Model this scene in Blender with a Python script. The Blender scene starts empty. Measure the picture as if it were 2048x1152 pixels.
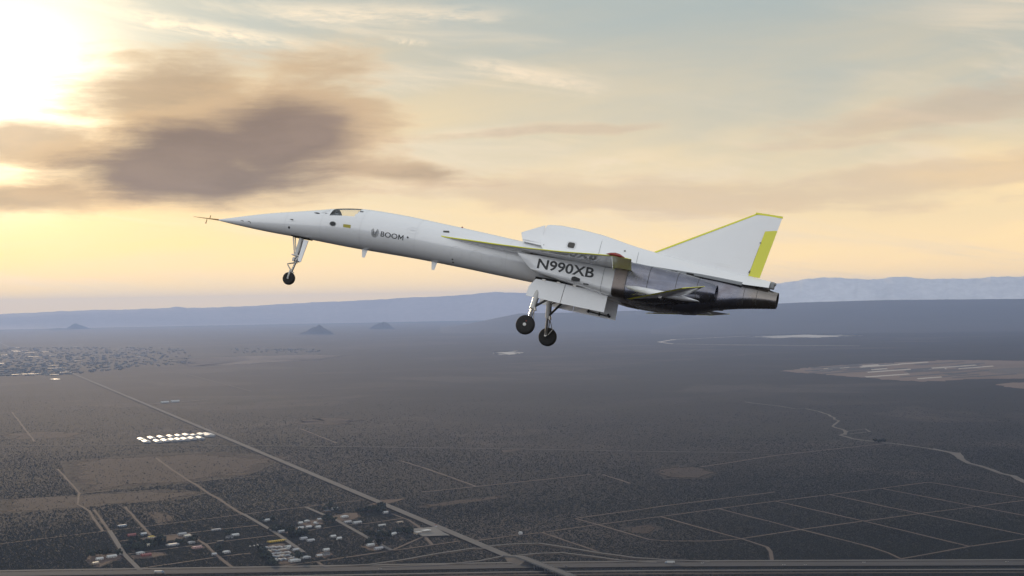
import bpy, bmesh, math, random
import numpy as np
from mathutils import Vector, Matrix
random.seed(7); rng = np.random.default_rng(7)
S = bpy.context.scene
COL = S.collection
R = math.radians

# ------------------------------------------------------------------ camera
F = 2813.0                       # focal length in photo pixels (2048 wide)
PITCH = math.atan(37.0 / F); ROLL = math.atan(0.0171)
H = 450.0                        # camera height above the desert
fwd = Vector((0, math.cos(PITCH), math.sin(PITCH)))
up0 = Vector((0, -math.sin(PITCH), math.cos(PITCH))); rt0 = Vector((1, 0, 0))
rgt = rt0 * math.cos(ROLL) - up0 * math.sin(ROLL)
upv = rt0 * math.sin(ROLL) + up0 * math.cos(ROLL)
CAM = Matrix((rgt, upv, -fwd)).transposed()
cam_d = bpy.data.cameras.new('camera'); cam = bpy.data.objects.new('camera', cam_d); COL.objects.link(cam)
cam.matrix_world = CAM.to_4x4()
cam_d.sensor_width = 36; cam_d.lens = 36 * F / 2048
cam_d.clip_start = 0.5; cam_d.clip_end = 400000
S.camera = cam

# ------------------------------------------------------------------ sky, sun, exposure
SUN_AZ, SUN_EL = R(-19.6), R(8.8)          # azimuth from +Y towards +X
sun_dir = Vector((math.sin(SUN_AZ) * math.cos(SUN_EL), math.cos(SUN_AZ) * math.cos(SUN_EL), math.sin(SUN_EL)))
S.view_settings.view_transform = 'Standard'; S.view_settings.look = 'None'
S.view_settings.exposure = 0.0; S.view_settings.gamma = 1.0; S.view_settings.use_curve_mapping = False
S.cycles.use_denoising = True
S.cycles.max_bounces = 8; S.cycles.volume_bounces = 1; S.cycles.transparent_max_bounces = 12
S.cycles.sample_clamp_indirect = 6.0

class NT:
    """small helper that writes node expressions"""
    def __init__(s, tree): s.t = tree; s.n = tree.nodes; s.l = tree.links; s.n.clear()
    def new(s, ty, **kw):
        n = s.n.new(ty)
        for k, v in kw.items(): setattr(n, k, v)
        return n
    def put(s, sock, v):
        if isinstance(v, bpy.types.NodeSocket): s.l.new(v, sock)
        elif v is not None: sock.default_value = v
    def m(s, op, a, b=None, c=None, clamp=False):
        n = s.new('ShaderNodeMath', operation=op, use_clamp=clamp)
        for i, v in enumerate((a, b, c)): s.put(n.inputs[i], v)
        return n.outputs[0]
    def mul(s, a, b): return s.m('MULTIPLY', a, b)
    def add(s, a, b): return s.m('ADD', a, b)
    def sub(s, a, b): return s.m('SUBTRACT', a, b)
    def smooth(s, v, lo, hi):
        n = s.new('ShaderNodeMapRange', interpolation_type='SMOOTHSTEP')
        s.put(n.inputs[0], v); n.inputs[1].default_value = lo; n.inputs[2].default_value = hi
        return n.outputs[0]
    def lin(s, v, lo, hi, a=0.0, b=1.0):
        n = s.new('ShaderNodeMapRange'); s.put(n.inputs[0], v)
        for i, q in enumerate((lo, hi, a, b)): n.inputs[i + 1].default_value = q
        return n.outputs[0]
    def mix(s, f, a, b, mode='MIX'):
        n = s.new('ShaderNodeMix', data_type='RGBA', blend_type=mode)
        s.put(n.inputs[0], f)
        for k, v in ((6, a), (7, b)):
            if isinstance(v, (tuple, list)) and len(v) == 3: v = (*v, 1)
            s.put(n.inputs[k], v)
        return n.outputs[2]
    def xyz(s, x, y, z):
        n = s.new('ShaderNodeCombineXYZ')
        for i, v in enumerate((x, y, z)): s.put(n.inputs[i], v)
        return n.outputs[0]
    def noise(s, vec, scale=1.0, detail=4, rough=.55, dist=0.0):
        n = s.new('ShaderNodeTexNoise'); s.put(n.inputs['Vector'], vec)
        n.inputs['Scale'].default_value = scale; n.inputs['Detail'].default_value = detail
        n.inputs['Roughness'].default_value = rough; n.inputs['Distortion'].default_value = dist
        return n.outputs['Fac']
    def scale(s, v, k):
        n = s.new('ShaderNodeVectorMath', operation='SCALE'); s.put(n.inputs[0], v); s.put(n.inputs[3], k); return n.outputs[0]

def pix_dir(u, v):
    d = CAM @ Vector(((u - 1024) / F, -(v - 576) / F, -1)); return d.normalized()
def az_el(u, v):
    d = pix_dir(u, v); return math.atan2(d.x, d.y), math.asin(d.z)

world = bpy.data.worlds.new('World'); S.world = world; world.use_nodes = True
world.cycles.sampling_method = 'MANUAL'; world.cycles.sample_map_resolution = 256
def build_sky():
    t = NT(world.node_tree)
    out = t.new('ShaderNodeOutputWorld'); bg = t.new('ShaderNodeBackground'); bg.inputs[1].default_value = 0.1
    t.l.new(bg.outputs[0], out.inputs[0])
    sky = t.new('ShaderNodeTexSky', sky_type='NISHITA', sun_disc=False)
    sky.sun_elevation = SUN_EL; sky.sun_rotation = SUN_AZ
    sky.air_density = 1.0; sky.dust_density = 2.0; sky.ozone_density = 1.5; sky.altitude = 900
    tc = t.new('ShaderNodeTexCoord'); nm = t.new('ShaderNodeVectorMath', operation='NORMALIZE')
    t.l.new(tc.outputs['Generated'], nm.inputs[0]); d = nm.outputs[0]
    sp = t.new('ShaderNodeSeparateXYZ'); t.l.new(d, sp.inputs[0]); x, y, z = sp.outputs
    az = t.m('ARCTAN2', x, y); el = t.m('ARCSINE', z)
    dt = t.new('ShaderNodeVectorMath', operation='DOT_PRODUCT'); t.l.new(d, dt.inputs[0]); dt.inputs[1].default_value = sun_dir
    cg = t.m('MAXIMUM', dt.outputs['Value'], 0.0)
    wide = t.m('POWER', cg, 34.0); mid = t.m('POWER', cg, 150.0); core = t.m('POWER', cg, 600.0)
    elp = t.m('MAXIMUM', el, 0.0)
    # 1: clear air behind a high ice veil, back sky raised to light the jet
    hsv = t.new('ShaderNodeHueSaturation'); hsv.inputs['Saturation'].default_value = 0.6; hsv.inputs['Value'].default_value = .8
    t.l.new(sky.outputs[0], hsv.inputs['Color'])
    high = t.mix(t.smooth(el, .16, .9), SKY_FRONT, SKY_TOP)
    high = t.mix(t.mul(t.smooth(y, .45, -.7), t.lin(el, .1, 1.2, 1.0, .15)), high, SKY_BACK_FILL)
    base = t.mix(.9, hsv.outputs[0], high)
    # 2: veil of thin ice cloud: thicker low down, forward-scattering towards the sun
    tz = t.add(z, t.mul(x, -0.10))
    nv = t.noise(t.xyz(t.mul(x, 2.2), t.mul(y, 2.2), t.mul(tz, 11.0)), 1.0, 5, .55, .3)
    low = t.m('POWER', 2.718, t.mul(elp, -9.0))
    vf = t.m('ADD', t.mul(low, .9), t.mul(t.smooth(nv, .42, .72), .30), clamp=True)
    vf = t.mul(vf, t.sub(1.0, t.smooth(y, .2, -.5)))
    veil = t.mix(t.smooth(elp, .0, .24), VEIL_LOW, (7.4, 6.0, 4.0))
    veil = t.mix(t.mul(wide, .7), veil, (14.5, 8.7, 1.3))
    c = t.mix(t.mul(vf, .9), base, veil)
    # 3: cirrus streaks
    tz2 = t.add(z, t.mul(x, 0.16))
    n2 = t.noise(t.xyz(t.mul(x, 5.0), t.mul(y, 5.0), t.mul(tz2, 42.0)), 1.0, 7, .62, .6)
    n3 = t.noise(t.xyz(t.mul(x, 2.0), t.mul(y, 2.0), t.add(t.mul(z, 7.0), 3.7)), 1.0, 3, .5)
    cir = t.mul(t.smooth(n2, .46, .72), t.smooth(n3, .38, .60))
    ccol = t.mix(t.mul(wide, .9), (10.0, 8.2, 5.9), (14, 11.5, 8.0))
    c = t.mix(t.mul(cir, .55), c, ccol)
    # contrails and fine streaks at fixed bearings
    for (u0, v0, u1, v1, wd, st) in STREAKS:
        a0, e0 = az_el(u0, v0); a1, e1 = az_el(u1, v1)
        L = math.hypot(a1 - a0, e1 - e0); ca, sa = (a1 - a0) / L, (e1 - e0) / L
        da = t.sub(az, a0); de = t.sub(el, e0)
        s_ = t.m('DIVIDE', t.add(t.mul(da, ca), t.mul(de, sa)), L)
        n_ = t.add(t.mul(da, -sa), t.mul(de, ca))
        wob = t.noise(t.xyz(t.mul(s_, 7.0), t.mul(n_, 160.0), u0 * .01), 1.0, 5, .65)
        nn = t.m('ABSOLUTE', t.add(n_, t.mul(t.sub(wob, .5), wd * 1.6)))
        env = t.mul(t.smooth(s_, 0.0, .25), t.sub(1.0, t.smooth(s_, .55, 1.0)))
        f = t.mul(t.mul(env, t.sub(1.0, t.smooth(nn, 0.0, wd))), t.mul(t.smooth(wob, .25, .7), st))
        c = t.mix(f, c, ccol)
    # 4: glow of sunlight through the veil
    c = t.mix(1.0, c, t.mix(1.0, t.mix(t.mul(mid, 1.0), (0, 0, 0), (3.4, 2.4, .9)), t.mix(t.m('MINIMUM', core, 1.0), (0, 0, 0), (15, 13, 10)), 'ADD'), 'ADD')
    # 5: thick grey-brown clouds
    wx = t.mul(t.sub(t.noise(t.xyz(t.mul(az, 9.0), t.mul(el, 22.0), 2.2), 1.0, 3, .5), .5), .05)
    wy = t.mul(t.sub(t.noise(t.xyz(t.mul(az, 9.0), t.mul(el, 22.0), 7.7), 1.0, 3, .5), .5), .022)
    azw = t.add(az, wx); elw = t.add(el, wy)
    ns = t.noise(t.xyz(t.mul(azw, 13.0), t.mul(elw, 46.0), 1.3), 1.0, 7, .62)
    ns2 = t.noise(t.xyz(t.mul(az, 7.0), t.mul(elw, 120.0), 8.3), 1.0, 4, .6)
    nb = t.noise(t.xyz(t.mul(az, 5.0), t.mul(el, 13.0), 5.1), 1.0, 3, .5)
    nz = t.add(t.add(t.mul(t.sub(ns, .5), 1.7), t.mul(t.sub(nb, .5), .3)), t.mul(t.sub(ns2, .5), .75))
    for (colr, op, amp, lobes) in CLOUDS:
        best = None
        for (u, v, w, h, tilt) in lobes:
            a0, e0 = az_el(u, v); w /= F; h /= F; tl = R(tilt)
            da = t.sub(azw, a0); de = t.sub(elw, e0)
            p = t.add(t.mul(da, math.cos(tl) / w), t.mul(de, math.sin(tl) / w))
            q = t.add(t.mul(da, -math.sin(tl) / h), t.mul(de, math.cos(tl) / h))
            e = t.sub(1.0, t.m('SQRT', t.add(t.mul(p, p), t.mul(q, q))))
            best = e if best is None else t.m('SMOOTH_MAX', best, e, .25)
        dn = t.add(best, t.mul(nz, amp))
        body = t.mul(t.smooth(dn, -.12, .62), op)
        rim = t.mul(t.smooth(dn, -.30, .25), op * .55)
        warm = t.mix(wide, (9.0, 6.6, 4.2), (11.5, 7.6, 3.6))
        c = t.mix(rim, c, warm)
        core_c = t.mix(t.smooth(ns, .3, .7), tuple(k * .88 for k in colr), tuple(k * 1.14 for k in colr))
        c = t.mix(body, c, core_c)
    # below the horizon the far plain takes over
    c = t.mix(t.smooth(z, -.004, -.05), c, (2.4, 2.3, 2.3))
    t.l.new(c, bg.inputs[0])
SKY_FRONT = (3.9, 4.9, 5.0); SKY_TOP = (6.0, 6.6, 7.2); SKY_BACK_FILL = (13.2, 13.5, 14.0); VEIL_LOW = (20.5, 13.2, 4.1)
STREAKS = [(190, 15, 680, 100, .008, .9), (480, 20, 1120, 25, .010, .8), (900, 118, 1270, 185, .009, .85),
           (760, 78, 880, 88, .004, .6), (800, 275, 1250, 245, .007, .6), (1140, 335, 1330, 305, .007, .5)]
CLOUDS = [((4.3, 2.85, 1.6), .70, .85, [(400, 215, 280, 110, -4), (620, 230, 190, 130, -10), (90, 290, 190, 44, 0), (60, 392, 260, 40, 3), (790, 350, 180, 24, -6)]),
          ((2.7, 1.9, 1.4), .93, .5, [(400, 350, 360, 72, 0), (565, 285, 180, 130, 0), (400, 300, 240, 80, 6)]),
          ((5.8, 4.1, 2.8), .34, 1.2, [(1930, 215, 360, 50, 9), (1980, 335, 400, 30, 4), (1330, 396, 560, 38, -2), (1080, 265, 300, 14, 4)])]
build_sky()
sl = bpy.data.lights.new('sun', 'SUN'); sl.energy = 2.2; sl.angle = R(1.5); sl.color = (1.0, .74, .47)
so = bpy.data.objects.new('sun', sl); COL.objects.link(so)
so.rotation_euler = sun_dir.to_track_quat('Z', 'Y').to_euler()

# ------------------------------------------------------------------ helpers
def tag(o, label=None, cat=None, group=None, kind=None):
    if label: o['label'] = label
    if cat: o['category'] = cat
    if group: o['group'] = group
    if kind: o['kind'] = kind
    return o
def mesh_obj(name, V, Fc, mat=None, parent=None, smooth=False):
    me = bpy.data.meshes.new(name)
    me.from_pydata([tuple(map(float, v)) for v in V], [], Fc); me.update()
    if smooth: me.shade_smooth()
    o = bpy.data.objects.new(name, me); COL.objects.link(o)
    if mat: me.materials.append(mat)
    if parent: o.parent = parent
    return o
def empty(name, loc=(0, 0, 0), rz=0, parent=None):
    o = bpy.data.objects.new(name, None); COL.objects.link(o); o.location = loc; o.rotation_euler = (0, 0, rz)
    o.empty_display_size = .5
    if parent: o.parent = parent
    return o
class MB:
    def __init__(s): s.V = []; s.F = []
    def add(s, V, Fc):
        k = len(s.V); s.V += [tuple(v) for v in V]; s.F += [tuple(i + k for i in f) for f in Fc]; return s
    def box(s, x0, x1, y0, y1, z0, z1):
        return s.add([(x, y, z) for x in (x0, x1) for y in (y0, y1) for z in (z0, z1)],
                     [(0, 1, 3, 2), (4, 6, 7, 5), (0, 4, 5, 1), (2, 3, 7, 6), (0, 2, 6, 4), (1, 5, 7, 3)])
    def rings(s, rings, cap0=True, cap1=True, closed=True):
        k = len(s.V); n = len(rings[0])
        for r in rings: s.V += [tuple(p) for p in r]
        for i in range(len(rings) - 1):
            for j in range(n if closed else n - 1):
                a = k + i * n + j; b = k + i * n + (j + 1) % n
                s.F.append((a, b, b + n, a + n))
        if cap0: s.F.append(tuple(k + j for j in reversed(range(n))))
        if cap1: s.F.append(tuple(k + (len(rings) - 1) * n + j for j in range(n)))
        return s
    def tube(s, p0, p1, r0, r1=None, n=12, cap=True):
        p0 = Vector(p0); p1 = Vector(p1); r1 = r0 if r1 is None else r1
        d = (p1 - p0).normalized(); a = d.orthogonal().normalized(); b = d.cross(a)
        ring = lambda c, r: [c + (a * math.cos(t) + b * math.sin(t)) * r for t in [2 * math.pi * i / n for i in range(n)]]
        return s.rings([ring(p0, r0), ring(p1, r1)], cap, cap)
    def lathe(s, c, axis, prof, n=32):
        c = Vector(c); d = Vector(axis).normalized(); a = d.orthogonal().normalized(); b = d.cross(a)
        return s.rings([[c + d * h + (a * math.cos(t) + b * math.sin(t)) * r for t in [2 * math.pi * i / n for i in range(n)]] for h, r in prof])
    def build(s, name, mat, parent=None, smooth=False, bevel=0, auto=None):
        o = mesh_obj(name, s.V, s.F, mat, parent, smooth)
        bm = bmesh.new(); bm.from_mesh(o.data); bmesh.ops.recalc_face_normals(bm, faces=bm.faces); bm.to_mesh(o.data); bm.free()
        if smooth and auto: o.data.set_sharp_from_angle(angle=R(auto))
        if bevel:
            md = o.modifiers.new('bevel', 'BEVEL'); md.width = bevel; md.segments = 2; md.limit_method = 'ANGLE'; md.angle_limit = R(40)
        return o

def pbr(name, col, rough=.6, metal=0.0, coat=0.0, var=0.0, vscale=3.0, bump=0.0, spec=.5):
    m = bpy.data.materials.new(name); m.use_nodes = True
    t = NT(m.node_tree); out = t.new('ShaderNodeOutputMaterial'); b = t.new('ShaderNodeBsdfPrincipled')
    t.l.new(b.outputs[0], out.inputs[0])
    b.inputs['Roughness'].default_value = rough; b.inputs['Metallic'].default_value = metal
    b.inputs['Coat Weight'].default_value = coat; b.inputs['Coat Roughness'].default_value = .05
    b.inputs['Specular IOR Level'].default_value = spec
    b.inputs['Base Color'].default_value = (*col, 1)
    if var or bump:
        tc = t.new('ShaderNodeTexCoord'); n = t.noise(tc.outputs['Object'], vscale, 5, .6)
        if var:
            t.put(b.inputs['Base Color'], t.mix(n, tuple(max(0, c * (1 - var)) for c in col), tuple(c * (1 + var) for c in col)))
            t.put(b.inputs['Roughness'], t.lin(n, .3, .7, rough * .85, min(1, rough * 1.15)))
        if bump:
            bp = t.new('ShaderNodeBump'); bp.inputs['Strength'].default_value = bump; t.l.new(n, bp.inputs['Height']); t.l.new(bp.outputs[0], b.inputs['Normal'])
    return m

def G(u, v):
    """where the line of sight to a photo point meets the desert floor"""
    d = pix_dir(u, v); k = -H / d.z
    return Vector((d.x * k, d.y * k, -H))
GZ = -H

# ------------------------------------------------------------------ ground
def ground_mat():
    m = bpy.data.materials.new('desert_scrub'); m.use_nodes = True
    t = NT(m.node_tree); out = t.new('ShaderNodeOutputMaterial'); b = t.new('ShaderNodeBsdfPrincipled'); t.l.new(b.outputs[0], out.inputs[0])
    b.inputs['Roughness'].default_value = .95; b.inputs['Specular IOR Level'].default_value = .1
    g = t.new('ShaderNodeNewGeometry'); P = g.outputs['Position']
    big = t.noise(P, .00035, 4, .55, .4); med = t.noise(P, .0016, 5, .6, .6); fine = t.noise(P, .02, 4, .7)
    c = t.mix(t.smooth(big, .35, .65), (.016, .0155, .017), (.022, .0195, .0195))
    c = t.mix(t.mul(t.smooth(med, .48, .70), .85), c, (.036, .030, .029))
    c = t.mix(t.mul(t.sub(1.0, t.smooth(med, .30, .46)), .5), c, (.016, .016, .017))
    soil = t.noise(P, .00075, 7, .62, .7)
    c = t.mix(t.mul(t.smooth(soil, .52, .63), .8), c, (.062, .051, .047))
    c = t.mix(t.mul(t.sub(1.0, t.smooth(soil, .36, .46)), .7), c, (.010, .010, .011))
    grn = t.noise(P, .0011, 3, .5)
    c = t.mix(t.mul(t.smooth(grn, .52, .68), .6), c, (.022, .023, .019))
    pale = t.smooth(t.noise(P, .0042, 6, .68, 1.2), .62, .74)
    c = t.mix(t.mul(pale, t.mul(t.smooth(big, .45, .6), .55)), c, (.085, .075, .066))
    c = t.mix(t.lin(fine, .3, .7, 0, .5), c, (.014, .013, .013))
    vo = t.new('ShaderNodeTexVoronoi', feature='F1'); t.l.new(P, vo.inputs['Vector']); vo.inputs['Scale'].default_value = .11
    dots = t.sub(1.0, t.smooth(vo.outputs['Distance'], .22, .46))
    c = t.mix(t.mul(dots, .7), c, (.009, .010, .009))
    t.put(b.inputs['Base Color'], c)
    return m
M = {}
M['ground'] = ground_mat()
E_ = 56000.0
gs = []
mb = MB()
xs = [-E_, -40000, -20000, -10000, -5000, 0, 5000, 10000, 20000, 40000, E_]
ys = [-E_, -20000, 0, 1500, 4000, 8000, 16000, 32000, 45000, E_]
mb.V = [(x, y, GZ) for y in ys for x in xs]
nx = len(xs)
mb.F = [(j * nx + i, j * nx + i + 1, (j + 1) * nx + i + 1, (j + 1) * nx + i) for j in range(len(ys) - 1) for i in range(nx - 1)]
tag(mb.build('ground', M['ground']), kind='structure', label='dark scrub-covered desert plain reaching the horizon')

def earth(name, col, var=.25, scale=.02, dots=.5, rough=.95, fade=0):
    m = bpy.data.materials.new(name); m.use_nodes = True
    t = NT(m.node_tree); out = t.new('ShaderNodeOutputMaterial'); b = t.new('ShaderNodeBsdfPrincipled'); t.l.new(b.outputs[0], out.inputs[0])
    b.inputs['Roughness'].default_value = rough; b.inputs['Specular IOR Level'].default_value = .15
    g = t.new('ShaderNodeNewGeometry'); P = g.outputs['Position']
    n = t.noise(P, scale, 5, .65)
    c = t.mix(n, tuple(k * (1 - var) for k in col), tuple(k * (1 + var) for k in col))
    n2 = t.noise(P, scale * .12, 3, .5)
    c = t.mix(t.mul(t.smooth(n2, .45, .7), var), c, tuple(k * .6 for k in col))
    if dots:
        vo = t.new('ShaderNodeTexVoronoi', feature='F1'); t.l.new(P, vo.inputs['Vector']); vo.inputs['Scale'].default_value = .09
        c = t.mix(t.mul(t.sub(1.0, t.smooth(vo.outputs['Distance'], .18, .42)), dots), c, (.028, .027, .021))
    t.put(b.inputs['Base Color'], c)
    if fade:                                    # ragged, thinning rim where the scrub grows back in
        a = t.new('ShaderNodeAttribute', attribute_name='edge')
        k = t.add(t.mul(a.outputs['Fac'], 1.5), t.sub(t.mul(t.noise(P, fade, 5, .65), 1.6), 1.25))
        t.put(b.inputs['Alpha'], t.mul(t.smooth(k, -.15, .55), .9))
    return m
M['dirt'] = earth('dirt_track', (.10, .077, .066), .3, .03, .25)
M['asphalt'] = earth('old_asphalt', (.105, .099, .096), .18, .02, 0)
M['asphalt_dark'] = earth('freeway_asphalt', (.062, .060, .062), .2, .02, 0)
M['concrete'] = earth('pale_concrete', (.15, .145, .14), .15, .05, 0)
M['field'] = earth('cleared_soil', (.036, .025, .022), .3, .006, .12, fade=.012)
M['field2'] = earth('cleared_soil_pale', (.040, .029, .025), .3, .005, .1, fade=.012)
M['field3'] = earth('pale_far_soil', (.115, .090, .078), .3, .002, 0, fade=.004)
M['field4'] = earth('olive_soil', (.050, .050, .036), .3, .003, .2, fade=.004)
M['field5'] = earth('dark_soil', (.018, .017, .017), .3, .003, .2, fade=.004)
M['sand'] = earth('wash_sand', (.115, .103, .095), .4, .02, .2)
M['tan'] = earth('graded_tan_soil', (.150, .108, .085), .4, .0012, 0)
M['lake'] = earth('dry_lake_bed', (.42, .38, .33), .25, .001, 0)
M['rust'] = earth('graded_dark_soil', (.10, .085, .075), .3, .003, 0)

SEGS = []                       # road centre lines, kept clear of scrub
def ribbon(name, pts, width, mat, lift, wob=0.0, label=None, world_pts=False, ends=None):
    P = [Vector(p) if world_pts else G(*p) for p in pts]
    # resample
    Q = [P[0]]
    for a, b in zip(P, P[1:]):
        n = max(1, int((b - a).length / 60))
        for i in range(1, n + 1):
            q = a.lerp(b, i / n)
            if wob and i < n: q += Vector((rng.normal() * wob, rng.normal() * wob, 0))
            Q.append(q)
    V = []; k = len(Q)
    for i, q in enumerate(Q):
        d = (Q[min(i + 1, k - 1)] - Q[max(i - 1, 0)]); d.z = 0; d.normalize(); n = Vector((-d.y, d.x, 0))
        w = width * .5 * (1 + (rng.uniform(-.25, .25) if wob else 0))
        V += [q + n * w + Vector((0, 0, lift)), q - n * w + Vector((0, 0, lift))]
    Fc = [(2 * i, 2 * i + 1, 2 * i + 3, 2 * i + 2) for i in range(k - 1)]
    for a, b in zip(Q, Q[1:]): SEGS.append((a.x, a.y, b.x, b.y, width * .5 + 2))
    return tag(mesh_obj(name, V, Fc, mat), kind='structure', label=label)
BARE = []
def patch(name, pts, mat, lift, rag=20.0, label=None):
    P = [G(*p) for p in pts]; V = []
    if lift in (.15, .25, 2.4): BARE.append(([(p.x, p.y) for p in P], .12 if name == 'cleared_field' else 0))
    for a, b in zip(P, P[1:] + P[:1]):
        n = max(2, int((b - a).length / 40))
        for i in range(n):
            q = a.lerp(b, i / n); V.append((q.x + rng.normal() * rag, q.y + rng.normal() * rag * 1.5, GZ + lift))
    n = len(V); cx = sum(v[0] for v in V) / n; cy = sum(v[1] for v in V) / n
    if name in ('cleared_field', 'dirt_yard'):
        k = .62
        V2 = [(cx + (x - cx) * 1.12, cy + (y - cy) * 1.12, z) for x, y, z in V] + [(cx + (x - cx) * k, cy + (y - cy) * k, z) for x, y, z in V] + [(cx, cy, GZ + lift)]
        Fc = [(i, (i + 1) % n, n + (i + 1) % n, n + i) for i in range(n)] + [(n + i, n + (i + 1) % n, 2 * n) for i in range(n)]
        o = mesh_obj(name, V2, Fc, mat); at = o.data.attributes.new('edge', 'FLOAT', 'POINT'); at.data.foreach_set('value', np.array([0.0] * n + [1.0] * (n + 1), np.float32))
        return tag(o, kind='structure', label=label)
    return tag(mesh_obj(name, V, [tuple(range(n))], mat), kind='structure', label=label)

# cleared fields, lake beds
patch('cleared_field', [(118, 922), (300, 908), (440, 903), (575, 915), (500, 950), (440, 958), (378, 966), (270, 976), (205, 983), (160, 986), (135, 960)], M['field'], .15, 12)
patch('cleared_field', [(0, 1000), (150, 990), (330, 978), (420, 985), (360, 1000), (230, 1008), (120, 1020), (0, 1028)], M['field2'], .15, 14)
patch('cleared_field', [(292, 1024), (312, 1022), (340, 1030), (352, 1042), (318, 1050)], M['field'], .15, 3)
patch('cleared_field', [(836, 1012), (910, 1000), (1012, 990), (1015, 995), (920, 1008), (842, 1015)], M['field2'], .15, 5)
patch('cleared_field', [(585, 848), (640, 834), (720, 838), (700, 848), (640, 852)], M['field2'], .15, 20)
patch('cleared_field', [(0, 868), (90, 862), (180, 866), (150, 876), (20, 880)], M['field'], .15, 20)
patch('cleared_field', [(352, 716), (480, 712), (620, 708), (715, 710), (640, 720), (480, 730), (370, 734)], M['field3'], 1.0, 30)
patch('cleared_field', [(996, 902), (1035, 896), (1045, 900), (1010, 906)], M['field2'], .15, 6)
patch('cleared_field', [(1255, 1055), (1300, 1048), (1330, 1056), (1290, 1068), (1262, 1066)], M['field'], .15, 5)
patch('cleared_field', [(1300, 940), (1360, 930), (1440, 945), (1410, 958), (1330, 958)], M['field2'], .15, 15)
patch('graded_flat', [(1556, 742), (1640, 733), (1770, 726), (1900, 720), (2080, 722), (2080, 757), (1960, 757), (1850, 763), (1800, 761), (1700, 753)], M['tan'], .3, 20,
      label='tan graded flat in the distance right of the jet')
patch('graded_flat', [(1990, 768), (2080, 762), (2080, 780), (2010, 774)], M['tan'], .3, 10)
for i in range(60):
    u = random.uniform(1600, 1960); v = 741 + random.uniform(-14, 16) * min(1, (u - 1560) / 160); L = random.uniform(25, 90)
    if v < 726 + 1.0 * (2048 - u) * .02 + 12 + 30:
        patch('solar_row', [(u, v), (u + L, v - L * .07), (u + L + 3, v - L * .07 + 1.5), (u + 3, v + 1.6)], M['asphalt_dark'] if i % 4 else M['lake'], .6 + i * .01, 2)
patch('dark_scrub_wedge', [(1955, 739), (2080, 733), (2080, 748), (1990, 746)], M['rust'], .7, 15)
patch('dry_lake', [(1510, 673), (1600, 669), (1720, 671), (1640, 675), (1540, 676)], M['lake'], .3, 60)
patch('dry_lake', [(1980, 640), (2060, 637), (2060, 642), (2010, 643)], M['lake'], .3, 60)
patch('dry_lake', [(985, 706), (1030, 702), (1045, 706), (1010, 710)], M['lake'], .3, 30)
patch('dry_lake', [(1940, 592), (2080, 588), (2080, 592), (1990, 595)], M['lake'], .3, 60) if False else None

M['yard'] = earth('bare_yard_dirt', (.085, .058, .046), .3, .03, .1, fade=.06)
for yd in ([(168, 1122), (180, 1108), (215, 1106), (248, 1108), (250, 1118), (225, 1124), (200, 1136), (182, 1132)], [(655, 1034), (690, 1026), (720, 1024), (722, 1034), (700, 1042), (672, 1044)],
           [(262, 1080), (300, 1073), (372, 1066), (378, 1076), (330, 1083), (280, 1086)], [(258, 1112), (300, 1104), (330, 1104), (335, 1110), (300, 1117), (268, 1118)],
           [(378, 1094), (400, 1088), (412, 1096), (390, 1101)], [(595, 1052), (620, 1040), (645, 1038), (648, 1048), (620, 1054)], [(535, 1100), (560, 1092), (580, 1098), (600, 1120), (590, 1130), (560, 1130)],
           [(630, 1108), (655, 1100), (668, 1110), (650, 1118)], [(733, 1012), (760, 1000), (790, 998), (815, 996), (800, 1002), (770, 1008)], [(520, 1096), (545, 1088), (570, 1086), (572, 1092), (545, 1098)],
           [(552, 1064), (585, 1056), (612, 1054), (610, 1062), (580, 1070)], [(722, 1094), (750, 1086), (770, 1096), (750, 1104)]):
    patch('dirt_yard', yd, M['yard'], .25, 2.0)
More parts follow.
